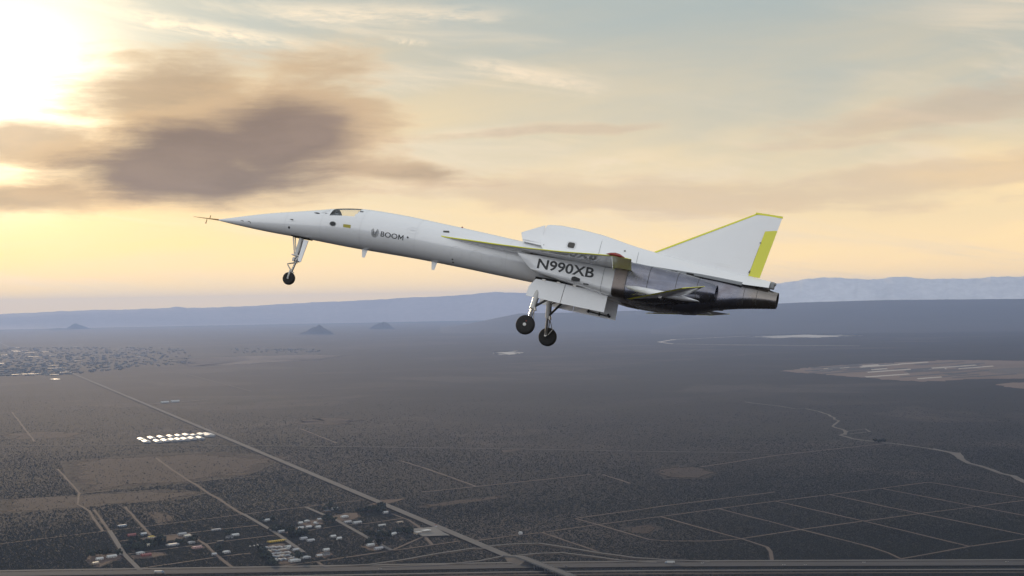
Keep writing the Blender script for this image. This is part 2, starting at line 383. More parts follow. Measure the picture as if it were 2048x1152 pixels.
# dirt tracks
TRK = [[(0, 1088), (100, 1076), (207, 1063), (285, 1054), (486, 1029), (611, 1014), (726, 1000)],
 [(115, 938), (137, 962), (159, 987)], [(159, 987), (155, 1009), (178, 1022), (206, 1063)], [(188, 1020), (219, 1063)],
 [(250, 1014), (285, 1053), (301, 1071)], [(312, 916), (344, 940), (383, 965), (449, 1006), (486, 1029)],
 [(239, 1083), (301, 1075), (375, 1067), (449, 1058), (516, 1051)], [(376, 1067), (412, 1090), (440, 1116), (469, 1138)],
 [(256, 1109), (330, 1099), (408, 1089), (481, 1079), (548, 1071)], [(282, 1137), (346, 1128), (438, 1114), (500, 1107)],
 [(381, 965), (436, 959), (520, 952)], [(159, 988), (215, 982)],
 [(603, 1064), (677, 1052), (736, 1047), (808, 1037)], [(548, 1135), (632, 1124), (783, 1102), (863, 1091), (917, 1083)],
 [(648, 1134), (636, 1125)], [(783, 1102), (849, 1073)], [(849, 1073), (865, 1091)], [(783, 1028), (818, 1041), (841, 1057)],
 [(946, 1083), (1028, 1072), (1084, 1066), (1195, 1050), (1321, 1034), (1437, 1018), (1550, 1003), (1659, 990), (1758, 978), (1857, 965)],
 [(1084, 1066), (1195, 1104)], [(1151, 1038), (1195, 1050), (1298, 1080), (1340, 1083), (1420, 1083), (1478, 1079), (1601, 1060), (1727, 1043), (1840, 1028), (1953, 1014), (2080, 997)],
 [(1321, 1034), (1400, 1056), (1485, 1079), (1534, 1095), (1541, 1104), (1544, 1121)], [(1437, 1018), (1601, 1060), (1741, 1095), (1777, 1107), (1802, 1119)],
 [(1550, 1003), (1727, 1043), (1939, 1094)], [(1659, 990), (1840, 1028), (2080, 1077)], [(1765, 978), (1953, 1014), (2080, 1038)],
 [(1857, 965), (2080, 1002)], [(1802, 1119), (1939, 1094), (2080, 1074)], [(1400, 935), (1556, 911), (1778, 887)],
 [(844, 985), (952, 974), (1181, 950)], [(800, 922), (858, 940), (952, 974)],
 [(24, 825), (69, 884)], [(371, 748), (503, 783)], [(601, 858), (673, 887)], [(302, 695), (392, 711)],
 [(1151, 1038), (1321, 1014), (1549, 985)], [(1205, 950), (1260, 968)]]
for i, p in enumerate(TRK):
    ribbon('dirt_road', p, 5.6 if min(q[1] for q in p) > 930 else 7.5, M['dirt'], .5 + .03 * i, .8)
for k, p in enumerate(([(219, 1063), (248, 1110), (280, 1142)], [(486, 1029), (548, 1065), (607, 1106)], [(613, 1016), (677, 1044), (755, 1088), (783, 1102)])):
    ribbon('side_street', p, 9, M['asphalt'], 1.8 + .05 * k)
ribbon('railway_bed', [(-20, 893), (270, 890), (470, 892), (700, 894), (1047, 899), (1308, 904), (1500, 906)], 9, M['asphalt_dark'], 1.7)
ribbon('farm_lane', [(295, 809), (326, 807), (413, 800)], 16, M['sand'], 1.75)
# dry wash
W = [(1490, 804), (1508, 807), (1556, 812), (1591, 818), (1612, 818), (1640, 824), (1661, 833), (1678, 842), (1665, 853), (1690, 862), (1681, 871), (1706, 878), (1754, 884), (1799, 889), (1862, 898), (1904, 906), (1921, 917), (1938, 927), (1983, 940), (2080, 975)]
ribbon('dry_wash', W[:10], 9, M['sand'], 1.0, 5)
ribbon('dry_wash', W[9:15], 11, M['sand'], 1.05, 4)
ribbon('dry_wash', W[14:], 17, M['sand'], 1.1, 5, label='pale sandy dry wash winding across the scrub at right')
ribbon('dry_wash', [(1690, 870), (1695, 863), (1730, 858), (1740, 864), (1700, 868)], 9, M['sand'], 1.0, 4)
ribbon('dry_wash', [(1318, 684), (1350, 679), (1500, 672)], 60, M['lake'], .8, 8)
ribbon('dry_wash', [(1318, 684), (1345, 688), (1500, 690), (1720, 692)], 40, M['lake'], .85, 4)
patch('wash_pool', [(1905, 905), (1922, 906), (1928, 917), (1912, 918)], M['sand'], 1.3, 3)

# highway, freeway, ramps
ribbon('highway', [(18, 694), (118, 736), (1014, 1114)], 19, M['asphalt'], 2.6, label='straight pale two-lane highway running from the town to the freeway')
ribbon('highway_far', [(-30, 672), (18, 694)], 19, M['asphalt'], 2.6)
FW = [(-60, 1145), (100, 1142), (520, 1136), (1000, 1127.5), (1348, 1124), (2110, 1121.5)]
def off(pts, dv): return [(u, v + dv) for u, v in pts]
ribbon('frontage_road', off(FW, 0), 12, M['asphalt'], 2.0)
ribbon('freeway', off(FW, 5.2), 15, M['asphalt_dark'], 2.1, label='upper carriageway of the freeway along the bottom edge')
ribbon('freeway', off(FW, 9.6), 15, M['asphalt_dark'], 2.15, label='lower carriageway of the freeway along the bottom edge')
ribbon('freeway_shoulder', off(FW, 7.4), 3, M['asphalt'], 2.2)
ribbon('freeway_shoulder', off(FW, 3.2), 2.2, M['asphalt'], 2.25)
ribbon('frontage_road', off(FW, 19), 9, M['asphalt'], 2.0)
ribbon('dirt_road', off(FW, 25), 6, M['dirt'], 2.0)
ribbon('ramp', [(648, 1136), (736, 1132), (808, 1122), (873, 1110), (946, 1099), (985, 1100)], 8, M['asphalt'], 2.8)
ribbon('ramp', [(760, 1137), (888, 1132), (961, 1124), (1005, 1115)], 7, M['asphalt'], 2.85)
ribbon('ramp', [(965, 1096), (1020, 1091), (1078, 1089), (1137, 1098), (1195, 1108), (1269, 1118), (1327, 1122), (1420, 1126)], 8, M['asphalt'], 2.9)
ribbon('ramp', [(1015, 1116), (1069, 1110), (1122, 1108), (1181, 1115), (1239, 1123), (1313, 1128)], 8, M['asphalt'], 2.95)

# overpass: embankments, deck, piers and parapets carrying the highway over the freeway
def overpass():
    A, B = G(1014, 1114), G(1140, 1163)
    d = (B - A); L = d.length; d.normalize(); n = Vector((-d.y, d.x, 0))
    root = empty('overpass', A); tag(root, 'grey concrete overpass carrying the highway over the freeway', 'bridge')
    def hz(s):
        q = s / L
        return 7.5 * max(0, min(1, q / .22)) * max(0, min(1, (1.25 - q) / .25))
    def Pn(s, w, z): return d * s + n * w + Vector((0, 0, z))
    st = [L * i / 24 for i in range(31)]
    deck = MB().rings([[Pn(s, 8, hz(s) + 2.6), Pn(s, -8, hz(s) + 2.6), Pn(s, -8, hz(s) + 1.3), Pn(s, 8, hz(s) + 1.3)] for s in st])
    deck.build('deck', M['concrete'], root)
    MB().rings([[Pn(s, 6.6, hz(s) + 2.7), Pn(s, -6.6, hz(s) + 2.7), Pn(s, -6.6, hz(s) + 2.62), Pn(s, 6.6, hz(s) + 2.62)] for s in st]).build('road_surface', M['asphalt'], root)
    for sg in (-1, 1):
        MB().rings([[Pn(s, sg * 8.0, hz(s) + 3.6), Pn(s, sg * 7.6, hz(s) + 3.6), Pn(s, sg * 7.6, hz(s) + 2.61), Pn(s, sg * 8.0, hz(s) + 2.61)] for s in st]).build('parapet', M['concrete'], root)
    for a, b in ((0, 9), (24, 30)):
        MB().rings([[Pn(st[i], 7.5, hz(st[i]) + 1.2), Pn(st[i], -7.5, hz(st[i]) + 1.2), Pn(st[i], -8 - 2 * hz(st[i]), -.5), Pn(st[i], 8 + 2 * hz(st[i]), -.5)] for i in range(a, b + 1)]).build('embankment', M['rust'], root)
    for i in (12, 16, 20):
        for w in (-5, 0, 5):
            MB().tube(Pn(st[i], w, 0), Pn(st[i], w, hz(st[i]) + 1.29), .7).build('pier', M['concrete'], root)
overpass()
M['line'] = pbr('road_paint', (.62, .60, .55), .7)
# ------------------------------------------------------------------ far terrain
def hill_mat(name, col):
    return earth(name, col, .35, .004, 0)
M['hill'] = hill_mat('dark_rock', (.055, .047, .042)); M['mount'] = hill_mat('far_range', (.72, .69, .66)); M['plain2'] = hill_mat('haze_pale_far_range', (.40, .33, .29)); M['plain'] = hill_mat('hazy_plain_rise', (.040, .037, .036))  # both far ranges coloured pale to stand in for thicker haze
def fbm(x, y, seed=0):
    s = 0; a = 1; f = 1
    for k in range(4):
        s += a * math.sin(x * f * 1.7 + seed + k * 2.1) * math.cos(y * f * 1.3 + seed * 1.7 + k); a *= .5; f *= 2.1
    return s
def butte(u, v, wpx, hpx, label, seed=0, name='hill'):
    c = G(u, v); dist = math.hypot(c.x, c.y); k = min(1.0, 44000 / dist)
    c = Vector((c.x * k, c.y * k, GZ)); dist *= k; r = wpx * dist / F / 2; d_ = pix_dir(u, v - hpx); h = max(20, d_.z * dist / math.hypot(d_.x, d_.y) + H)
    n = 26; V = []; Fc = []
    for j in range(n + 1):
        for i in range(n + 1):
            x = (i / n * 2 - 1) * 1.25; y = (j / n * 2 - 1) * 1.25
            q = math.hypot(x, y) * (1 + .16 * math.sin(3 * math.atan2(y, x) + seed) + .06 * math.sin(7 * math.atan2(y, x) + seed))
            z = max(0, 1 - q) ** 1.15 * (1 + .16 * fbm(x * 3, y * 3, seed)) + .05 * max(0, 1 - q) ** .5 * fbm(x * 7, y * 7, seed)
            if q > 1: z = -.02
            V.append((c.x + x * r, c.y + y * r * 1.4, GZ + h * z))
    for j in range(n):
        for i in range(n): Fc.append((j * (n + 1) + i, j * (n + 1) + i + 1, (j + 1) * (n + 1) + i + 1, (j + 1) * (n + 1) + i))
    return tag(mesh_obj(name, V, Fc, M['hill'], smooth=True), kind='structure', label=label)
butte(638, 668, 66, 19, 'small dark conical hill left of centre', 1)
butte(766, 658, 50, 17, 'small cone hill nearer the landing gear', 2)
butte(152, 657, 46, 11, 'rounded hill on the left plain', 3); butte(118, 660, 70, 5, 'low shoulder left of the rounded left hill', 4)
def ridge(name, crest, dist, mat, depth, seed, label=None, jag=1.0):
    """mountain range: crest given as bearing and height, slopes falling to the plain"""
    V = []; Fc = []; us = np.array([c[0] for c in crest], float); vs = np.array([c[1] for c in crest], float)
    N = 220; K = 9; uu = np.linspace(us[0], us[-1], N)
    for i, u in enumerate(uu):
        v = np.interp(u, us, vs)
        d = pix_dir(u, v); k = dist / math.hypot(d.x, d.y); top = d.z * k + H
        tp_ = min(1, min(u - us[0], us[-1] - u) / 160 + .02)
        top = tp_ * max(15, top + jag * dist / F * (.8 * fbm(u * .02, 0, seed) + .35 * fbm(u * .11, 1, seed)))
        for j in range(K):
            s = j / (K - 1) * 2 - 1                     # -1 near foot .. 1 far foot
            w = depth * s
            z = top * (1 - abs(s)) ** 1.5 * (1 + (.10 * fbm(u * .06, s * 4, seed + 3) * min(1, abs(s) * 3) if jag > 1 else 0))
            if j in (0, K - 1): z = -5
            q = (dist + w) / math.hypot(d.x, d.y)
            V.append((d.x * q, d.y * q, GZ + z))
    for i in range(N - 1):
        for j in range(K - 1): Fc.append((i * K + j, i * K + j + 1, (i + 1) * K + j + 1, (i + 1) * K + j))
    return tag(mesh_obj(name, V, Fc, mat, smooth=True), kind='structure', label=label)
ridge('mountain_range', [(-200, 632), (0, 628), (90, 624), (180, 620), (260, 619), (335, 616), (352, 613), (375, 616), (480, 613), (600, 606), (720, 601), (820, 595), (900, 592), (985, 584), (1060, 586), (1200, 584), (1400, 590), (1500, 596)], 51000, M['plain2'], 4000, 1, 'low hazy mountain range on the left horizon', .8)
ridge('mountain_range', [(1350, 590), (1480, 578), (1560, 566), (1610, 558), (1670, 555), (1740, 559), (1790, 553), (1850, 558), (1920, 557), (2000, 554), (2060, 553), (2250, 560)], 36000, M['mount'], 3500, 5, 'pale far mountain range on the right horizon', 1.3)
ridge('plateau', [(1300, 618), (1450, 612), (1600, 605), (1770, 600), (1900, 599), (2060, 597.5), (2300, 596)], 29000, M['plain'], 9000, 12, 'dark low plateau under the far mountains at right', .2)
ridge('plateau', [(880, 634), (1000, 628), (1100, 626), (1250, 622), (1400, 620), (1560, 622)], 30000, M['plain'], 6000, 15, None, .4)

# ------------------------------------------------------------------ haze
hm = bpy.data.materials.new('haze_air'); hm.use_nodes = True
t = NT(hm.node_tree); o_ = t.new('ShaderNodeOutputMaterial'); pv = t.new('ShaderNodeVolumePrincipled')
pv.inputs['Color'].default_value = (.40, .57, 1.0, 1); pv.inputs['Density'].default_value = 2.4e-5; pv.inputs['Anisotropy'].default_value = .35
t.l.new(pv.outputs[0], o_.inputs['Volume'])
mb = MB().box(-58000, 58000, -58000, 58000, GZ - 10, 620)
tag(mb.build('haze', hm), 'thin evening haze over the desert', 'haze', kind='stuff')
# ------------------------------------------------------------------ materials of the jet
def paint(name, col, coat=.6, rough=.35):
    m = bpy.data.materials.new(name); m.use_nodes = True
    t = NT(m.node_tree); out = t.new('ShaderNodeOutputMaterial'); b = t.new('ShaderNodeBsdfPrincipled'); t.l.new(b.outputs[0], out.inputs[0])
    tc = t.new('ShaderNodeTexCoord'); P = tc.outputs['Object']
    n = t.noise(P, 1.7, 6, .62, .4); g = t.noise(P, 14, 4, .7)
    mp = t.new('ShaderNodeMapping'); mp.inputs['Scale'].default_value = (.7, 9, 5); t.l.new(P, mp.inputs[0])
    st = t.noise(mp.outputs[0], 1.0, 5, .6)                       # faint streaks of grime along the airflow
    c = t.mix(t.lin(n, .3, .7, 0, .5), col, tuple(k * .95 for k in col))
    c = t.mix(t.mul(t.smooth(st, .56, .75), .16), c, (col[0] * .72, col[1] * .68, col[2] * .62))
    t.put(b.inputs['Base Color'], c)
    t.put(b.inputs['Roughness'], t.lin(g, .3, .7, rough * .8, rough * 1.2))
    b.inputs['Coat Weight'].default_value = coat; b.inputs['Coat Roughness'].default_value = .03; b.inputs['Coat IOR'].default_value = 1.75
    return m
M['white'] = paint('white_gloss_paint', (.86, .86, .86), 1.0)
M['yellow'] = paint('yellow_gloss_paint', (.78, .76, .03), .4)
M['black'] = pbr('black_marking_paint', (.012, .014, .018), .35)
M['grey'] = pbr('grey_primer', (.22, .23, .24), .5, var=.15)
M['strut'] = pbr('white_gear_enamel', (.62, .61, .58), .35, var=.15, vscale=9)
M['steel'] = pbr('bare_steel', (.45, .43, .40), .35, .9, var=.3, vscale=12)
M['rubber'] = pbr('tyre_rubber', (.014, .013, .013), .75, var=.3, vscale=14)
M['dark'] = pbr('dark_opening', (.012, .011, .011), .8)
M['hose'] = pbr('black_hose', (.03, .03, .03), .5)
M['red'] = pbr('red_lamp_glass', (.30, .03, .02), .15, coat=.5)
M['seam'] = pbr('panel_gap', (.33, .34, .34), .7)
M['seam_dark'] = pbr('panel_gap_dark', (.07, .065, .06), .7)
M['faint'] = pbr('panel_edge_and_pane_glint', (.72, .72, .72), .5)
M['brass'] = pbr('probe_brass', (.45, .27, .12), .4, .6)
def metal_mat():
    m = bpy.data.materials.new('heat_stained_titanium'); m.use_nodes = True
    t = NT(m.node_tree); out = t.new('ShaderNodeOutputMaterial'); b = t.new('ShaderNodeBsdfPrincipled'); t.l.new(b.outputs[0], out.inputs[0])
    tc = t.new('ShaderNodeTexCoord'); P = tc.outputs['Object']
    n = t.noise(P, 1.4, 6, .65, .8); f = t.noise(P, 22, 5, .7)
    mp = t.new('ShaderNodeMapping'); mp.inputs['Scale'].default_value = (1.2, 14, 14); t.l.new(P, mp.inputs[0]); s = t.noise(mp.outputs[0], 1.0, 5, .6)
    c = t.mix(t.smooth(n, .35, .65), (.19, .20, .25), (.27, .27, .31))
    c = t.mix(t.mul(t.smooth(n, .55, .75), .5), c, (.20, .16, .17))
    c = t.mix(t.lin(s, .35, .65, 0, .45), c, (.11, .105, .12))
    c = t.mix(t.mul(t.smooth(f, .55, .75), .3), c, (.38, .37, .37))
    sp = t.new('ShaderNodeSeparateXYZ'); t.l.new(P, sp.inputs[0])
    hot = t.smooth(sp.outputs[0], -5.8, -6.6)                    # straw tint of the hot end
    c = t.mix(t.mul(hot, .5), c, (.28, .23, .16))
    t.put(b.inputs['Base Color'], c); b.inputs['Metallic'].default_value = .92
    t.put(b.inputs['Roughness'], t.lin(n, .3, .7, .17, .32))
    bp = t.new('ShaderNodeBump'); bp.inputs['Strength'].default_value = .06; bp.inputs['Distance'].default_value = .02
    t.l.new(t.noise(P, 3.0, 3, .5), bp.inputs['Height']); t.l.new(bp.outputs[0], b.inputs['Normal'])
    return m
M['metal'] = metal_mat(); M['metal_dark'] = pbr('scorched_titanium', (.20, .17, .155), .30, .9, var=.35, vscale=5)
def glass_mat():
    m = bpy.data.materials.new('canopy_glass'); m.use_nodes = True
    t = NT(m.node_tree); out = t.new('ShaderNodeOutputMaterial')
    tr = t.new('ShaderNodeBsdfTransparent'); tr.inputs[0].default_value = (.90, .92, .93, 1)
    gl = t.new('ShaderNodeBsdfGlossy'); gl.inputs['Roughness'].default_value = .02
    lw = t.new('ShaderNodeLayerWeight'); fz = t.add(t.mul(t.m('POWER', lw.outputs['Facing'], 4.0), .55), .035)
    mx = t.new('ShaderNodeMixShader'); t.l.new(fz, mx.inputs[0]); t.l.new(tr.outputs[0], mx.inputs[1]); t.l.new(gl.outputs[0], mx.inputs[2])
    t.l.new(mx.outputs[0], out.inputs[0]); return m
M['glass'] = glass_mat()

# ------------------------------------------------------------------ the jet: body axes x forward, y to port, z up
def build_jet():
    f = Vector((-.93051244, .17414067, -.32221363)); p = Vector((-.29186796, .17891906, .93957494)); u = f.cross(p)
    O = Vector(((1073 - 1024) / F, -(560 - 576) / F, -1)) * 42.0
    jet = empty('jet_airplane'); jet.matrix_world = CAM.to_4x4() @ Matrix(((f.x, p.x, u.x, O.x), (f.y, p.y, u.y, O.y), (f.z, p.z, u.z, O.z), (0, 0, 0, 1)))
    tag(jet, 'white needle-nosed supersonic jet with yellow edges flying with its gear down', 'airplane')
    # --- fuselage
    T = np.array([(11.0, .052, .022), (10.8, .07, .055), (10.5, .105, .105), (10, .165, .185), (9.5, .225, .26), (9, .283, .325), (8.5, .338, .378), (8, .395, .432), (7.5, .45, .488),
        (7, .508, .553), (6.5, .552, .604), (6, .58, .632), (5.5, .593, .638), (5, .598, .636), (4.5, .60, .63), (4, .594, .62), (3.5, .583, .611), (3, .57, .604),
        (2.5, .557, .599), (2, .54, .593), (1.5, .521, .588), (1, .502, .581), (.5, .487, .577), (0, .478, .575), (-1, .468, .574), (-2.7, .45, .57)])
    TX = T[::-1, 0]
    def sm(x, k):
        # smoothed table lookup
        return float(np.mean([np.interp(x + d, TX, T[::-1, k]) for d in (-.2, -.1, 0, .1, .2)])) if x < 10.6 else float(np.interp(x, TX, T[::-1, k]))
    def fs(x): return sm(x, 1), sm(x, 2)
    def fy(x, z):
        c, r = fs(x); return math.sqrt(max(1e-4, r * r - (z - c) ** 2))
    X = [11.0, 10.95, 10.85, 10.7] + [10.6 - .1 * i for i in range(40)] + [6.6 - .05 * i for i in range(14)] + [5.9 - .15 * i for i in range(58)]
    X = sorted(set(round(x, 3) for x in X if x >= -2.72) | {6.92, 6.0, 7.02}, reverse=True)
    NS = 64
    th = [2 * math.pi * (i + .5) / NS for i in range(NS)]
    V = []; Fc = []; GV = []
    for x in X:
        c, r = fs(x); V += [(x, r * math.cos(a), c + r * math.sin(a)) for a in th]
    glass = []
    for i in range(len(X) - 1):
        for j in range(NS):
            a = (j + 1) % NS
            q = (i * NS + j, i * NS + a, (i + 1) * NS + a, (i + 1) * NS + j)
            ang = math.degrees(2 * math.pi * (j + 1) / NS) % 360; ang = ang if ang <= 90 else 180 - ang
            xm = .5 * (X[i] + X[i + 1])
            rear = 6.0 + max(0, (50 - ang)) * .004
            if rear - .02 < xm < 6.92 and 26 < ang < 84: glass.append(q)
            else: Fc.append(q)
    Fc.append(tuple(reversed(range(NS))))
    fus = MB(); fus.V = V; fus.F = Fc
    body = fus.build('fuselage', M['white'], jet, True, auto=45)
    g = MB(); g.V = V; g.F = glass
    go = g.build('canopy_glass', M['glass'], jet, True)
    bm = bmesh.new(); bm.from_mesh(go.data); bmesh.ops.delete(bm, geom=[v for v in bm.verts if not v.link_faces], context='VERTS'); bm.to_mesh(go.data); bm.free()
    # cockpit interior
    ck = MB().box(5.85, 7.1, -.46, .46, .78, .81).build('cockpit_floor', M['grey'], jet)
    MB().box(6.74, 6.9, -.30, .30, .8, .90).build('instrument_panel', M['grey'], jet, bevel=.03)
    st = MB().box(6.02, 6.16, -.17, .17, .8, 1.10).build('ejection_seat', M['grey'], jet, bevel=.03)
    MB().box(5.86, 5.97, -.44, .44, .80, 1.08).build('rear_bulkhead', M['grey'], jet)
    # helper: outline painted or fixed on the port skin
    def skin(name, pts, mat, parent, gap=.006, surf=fy, sub=1, side=1):
        # fan of small quads following the surface: pts in (x, z)
        n = len(pts); cx = sum(q[0] for q in pts) / n; cz = sum(q[1] for q in pts) / n
        rings_ = []
        for k in range(sub, 0, -1):
            s = k / sub; rings_.append([(cx + (x - cx) * s, cz + (z - cz) * s) for x, z in pts])
        V = [(x, side * (surf(x, z) + gap), z) for r_ in rings_ for x, z in r_]; Fq = []
        for k in range(len(rings_) - 1):
            for j in range(n): a = (j + 1) % n; Fq.append((k * n + j, k * n + a, (k + 1) * n + a, (k + 1) * n + j))
        Fq.append(tuple((len(rings_) - 1) * n + j for j in range(n)))
        o = MB().add(V, Fq).build(name, mat, parent); return o
    def oval(cx, cz, a, b, n=24, tilt=0): return [(cx + a * math.cos(t) * math.cos(tilt) - b * math.sin(t) * math.sin(tilt), cz + a * math.cos(t) * math.sin(tilt) + b * math.sin(t) * math.cos(tilt)) for t in [2 * math.pi * i / n for i in range(n)]]
    def ringstrip(name, outline, w, mat, parent, gap=.005, surf=fy):
        n = len(outline); cx = sum(q[0] for q in outline) / n; cz = sum(q[1] for q in outline) / n
        V = []; 
        for x, z in outline:
            L = math.hypot(x - cx, z - cz); s = (L - w) / L
            V += [(x, surf(x, z) + gap, z), (cx + (x - cx) * s, surf(cx + (x - cx) * s, cz + (z - cz) * s) + gap, cz + (z - cz) * s)]
        return MB().add(V, [(2 * i, 2 * i + 1, (2 * i + 3) % (2 * n), (2 * i + 2) % (2 * n)) for i in range(n)]).build(name, mat, parent)
    skin('side_window', oval(6.70, .50, .10, .062), M['black'], body, .012)
    ringstrip('window_rim', oval(6.70, .50, .118, .08), .016, M['seam'], body, .010)
    skin('rescue_placard', [(6.33, .545), (6.07, .555), (6.06, .455), (6.32, .452)], pbr('gold_placard', (.42, .36, .05), .45), body)
    skin('windscreen_pane', [(7.55, .775), (7.44, .80), (7.32, .79), (7.30, .765), (7.42, .75)], M['black'], body, .01)
    skin('windscreen_pane', [(7.28, .80), (7.22, .88), (7.06, .96), (7.02, .93), (7.12, .83)], M['faint'], body, .008)  # pale colour stands in for bright sky reflected in the pane
    for s in (1, -1):
        ribs = []
    # dark canopy arch at the front of the side window
    for pts in ([(10.12, .145), (10.02, .15), (10.0, .12), (10.03, .12), (10.04, .135), (10.12, .13)], [(9.84, .16), (9.74, .15), (9.715, .10), (9.735, .10), (9.755, .135), (9.84, .142)]):
        skin('nose_marking', pts, M['seam_dark'], body, .005)
    skin('static_port', oval(8.27, .17, .035, .035, 12), M['black'], body)
    skin('data_vane', [(8.30, .435), (8.17, .445), (8.14, .41), (8.22, .412)], M['seam_dark'], body, .02)
    ringstrip('access_panel', [(8.30, .36), (8.02, .40), (7.98, .05), (8.26, .02)], .006, M['faint'], body)
    skin('louvre_vent', [(3.08, .90), (2.90, .93), (2.86, .87), (3.05, .845)], M['seam_dark'], body)
    ringstrip('access_panel', oval(4.0, .72, .20, .10, 28), .008, M['faint'], body)
    skin('flush_antenna', oval(4.02, .735, .10, .022, 18), M['faint'], body)
    for x, z, rr in ((2.5, .30, .20), (1.85, .28, .20), (1.2, .26, .21)): ringstrip('access_panel', oval(x, z, rr, rr * .95, 28), .009, M['faint'], body)
    skin('static_port', oval(4.12, .49, .03, .03, 12), M['seam_dark'], body)
    skin('drain_hole', oval(2.62, .10, .025, .018, 10), M['black'], body); skin('drain_hole', oval(2.62, .03, .03, .012, 10), M['black'], body)
    MB().lathe((2.70, 0, fs(2.7)[0] + fs(2.7)[1] - .01), (0, 0, 1), [(0, .035), (.03, .03), (.05, .015)], 12).build('beacon', M['red'], jet, True)
    # seams round the body
    for xs_ in (8.45, 7.15, 5.75, 3.9, .9):
        c, r = fs(xs_); V = []; n = 40
        for i in range(n + 1):
            a = R(-85) + R(170) * i / n
            V += [(xs_, (r + .003) * math.cos(a), c + (r + .003) * math.sin(a)), (xs_ - .012, (r + .003) * math.cos(a), c + (r + .003) * math.sin(a))]
        MB().add(V, [(2 * i, 2 * i + 1, 2 * i + 3, 2 * i + 2) for i in range(n)]).build('panel_seam', M['faint'], body)
    # probe
    pr = MB().rings([[(x, r * math.cos(a), .055 + dz + r * math.sin(a)) for a in [2 * math.pi * i / 12 for i in range(12)]] for x, r, dz in ((11.0, .026, 0), (11.3, .018, -.015), (11.6, .012, -.03), (11.95, .004, -.045))]).build('pitot_probe', M['brass'], jet, True)
    MB().box(11.42, 11.45, -.004, .004, -.12, .0).box(11.42, 11.46, -.01, .012, -.14, -.11).build('alpha_vane', M['brass'], pr)
    MB().box(11.32, 11.35, -.004, .004, .06, .15).build('beta_vane', M['brass'], pr)
    # blade antennas under the belly
    for x in (5.70, 3.33):
        z0 = fs(x)[0] - fs(x)[1] + .01
        MB().rings([[(x + .10, 0, z0), (x, .016, z0), (x - .09, 0, z0), (x, -.016, z0)], [(x + .045, 0, z0 - .25), (x - .005, .008, z0 - .25), (x - .055, 0, z0 - .25), (x - .005, -.008, z0 - .25)]]).build('blade_antenna', M['white'], jet)
    # --- lettering
    def letters(txt, x0, x1, z0, z1, surf, name, label_fmt, gap=.006, weight=.0):
        cu = bpy.data.curves.new('t', 'FONT'); cu.body = txt; cu.resolution_u = 4; cu.offset = weight
        to = bpy.data.objects.new('t', cu); COL.objects.link(to); dg = bpy.context.evaluated_depsgraph_get(); dg.update()
        ev = to.evaluated_get(dg); xsn = [v.co.copy() for v in bpy.data.meshes.new_from_object(ev).vertices]
        ax = min(v.x for v in xsn); bx = max(v.x for v in xsn); ay = min(v.y for v in xsn); by = max(v.y for v in xsn)
        def ext(body):
            cu.body = body; dg.update(); return bpy.data.meshes.new_from_object(to.evaluated_get(dg))
        for i, ch in enumerate(txt):
            edge = max(v.co.x for v in ext(txt[:i + 1]).vertices); me = ext(ch); sh = edge - max(v.co.x for v in me.vertices)
            if ch == 'M':        # drawn stroke by stroke: the font's own M folds over when thickened
                g0 = min(v.co.x for v in me.vertices); g1 = max(v.co.x for v in me.vertices); h1 = max(v.co.y for v in me.vertices); h0 = min(v.co.y for v in me.vertices)
                w = .105; md = (g0 + g1) / 2; me = bpy.data.meshes.new('M')
                P4 = [[(g0, h0), (g0 + w, h0), (g0 + w, h1), (g0, h1)], [(g1 - w, h0), (g1, h0), (g1, h1), (g1 - w, h1)],
                      [(g0 + w, h1), (g0 + w, h1 - .22), (md, h0 + .08), (md, h0 + .30)], [(g1 - w, h1), (md, h0 + .30), (md, h0 + .08), (g1 - w, h1 - .22)]]
                me.from_pydata([(a, b, 0) for q in P4 for a, b in q], [], [(4 * k, 4 * k + 1, 4 * k + 2, 4 * k + 3) for k in range(4)])
            for v in me.vertices:
                x = x0 + (v.co.x + sh - ax) / (bx - ax) * (x1 - x0); z = z0 + (v.co.y - ay) / (by - ay) * (z1 - z0)
                v.co = (x, surf(x, z) + gap, z)
            me.materials.clear(); me.materials.append(M['black']); me.update()
            lo = bpy.data.objects.new(name, me); COL.objects.link(lo); lo.parent = jet; lo['label'] = label_fmt % ch
        bpy.data.objects.remove(to)
    letters('BOOM', 5.02, 4.26, .375, .53, lambda x, z: fy(x, z), 'name_letter', 'dark letter %s painted on the nose side', .006, .005)
    # feathered V emblem: fan of thin strokes
    cx, cz = 5.22, .455
    for k, ang in enumerate([118, 127, 136, 146, 156, 167, 178, 190, 202, 214, 226, 238, 250, 262, 274, 286, 298, 310, 322, 334, 346, 358, 10, 21, 31, 40, 48, 55, 61]):
        a = R(ang); L = .155 if 70 < ang < 160 or ang < 62 else .125
        w0, w1 = .0015, .0045
        ca, sa = math.cos(a), math.sin(a); zc_ = cz - .02
        pts = [(.018, -w0), (L, -w1), (L, w1), (.018, w0)]
        skin('emblem_feather', [(cx - (q * ca - w * sa), zc_ + q * sa + w * ca) for q, w in pts], M['black'], jet, .005)
    # --- dorsal intake and spine
    def hump(x, zt, hb, ht, zb, lean=0.0, n=3.0, N=15):
        pts = []
        for i in range(N + 1):
            s = i / N; a = math.pi * s
            y = math.cos(a); e = abs(math.sin(a)) ** (2 / n)
            zz = zb + (zt - zb) * e
            w = hb + (ht - hb) * e
            pts.append((x - lean * (zz - zb), math.copysign(abs(y) ** (2 / n), y) * w, zz))
        return pts
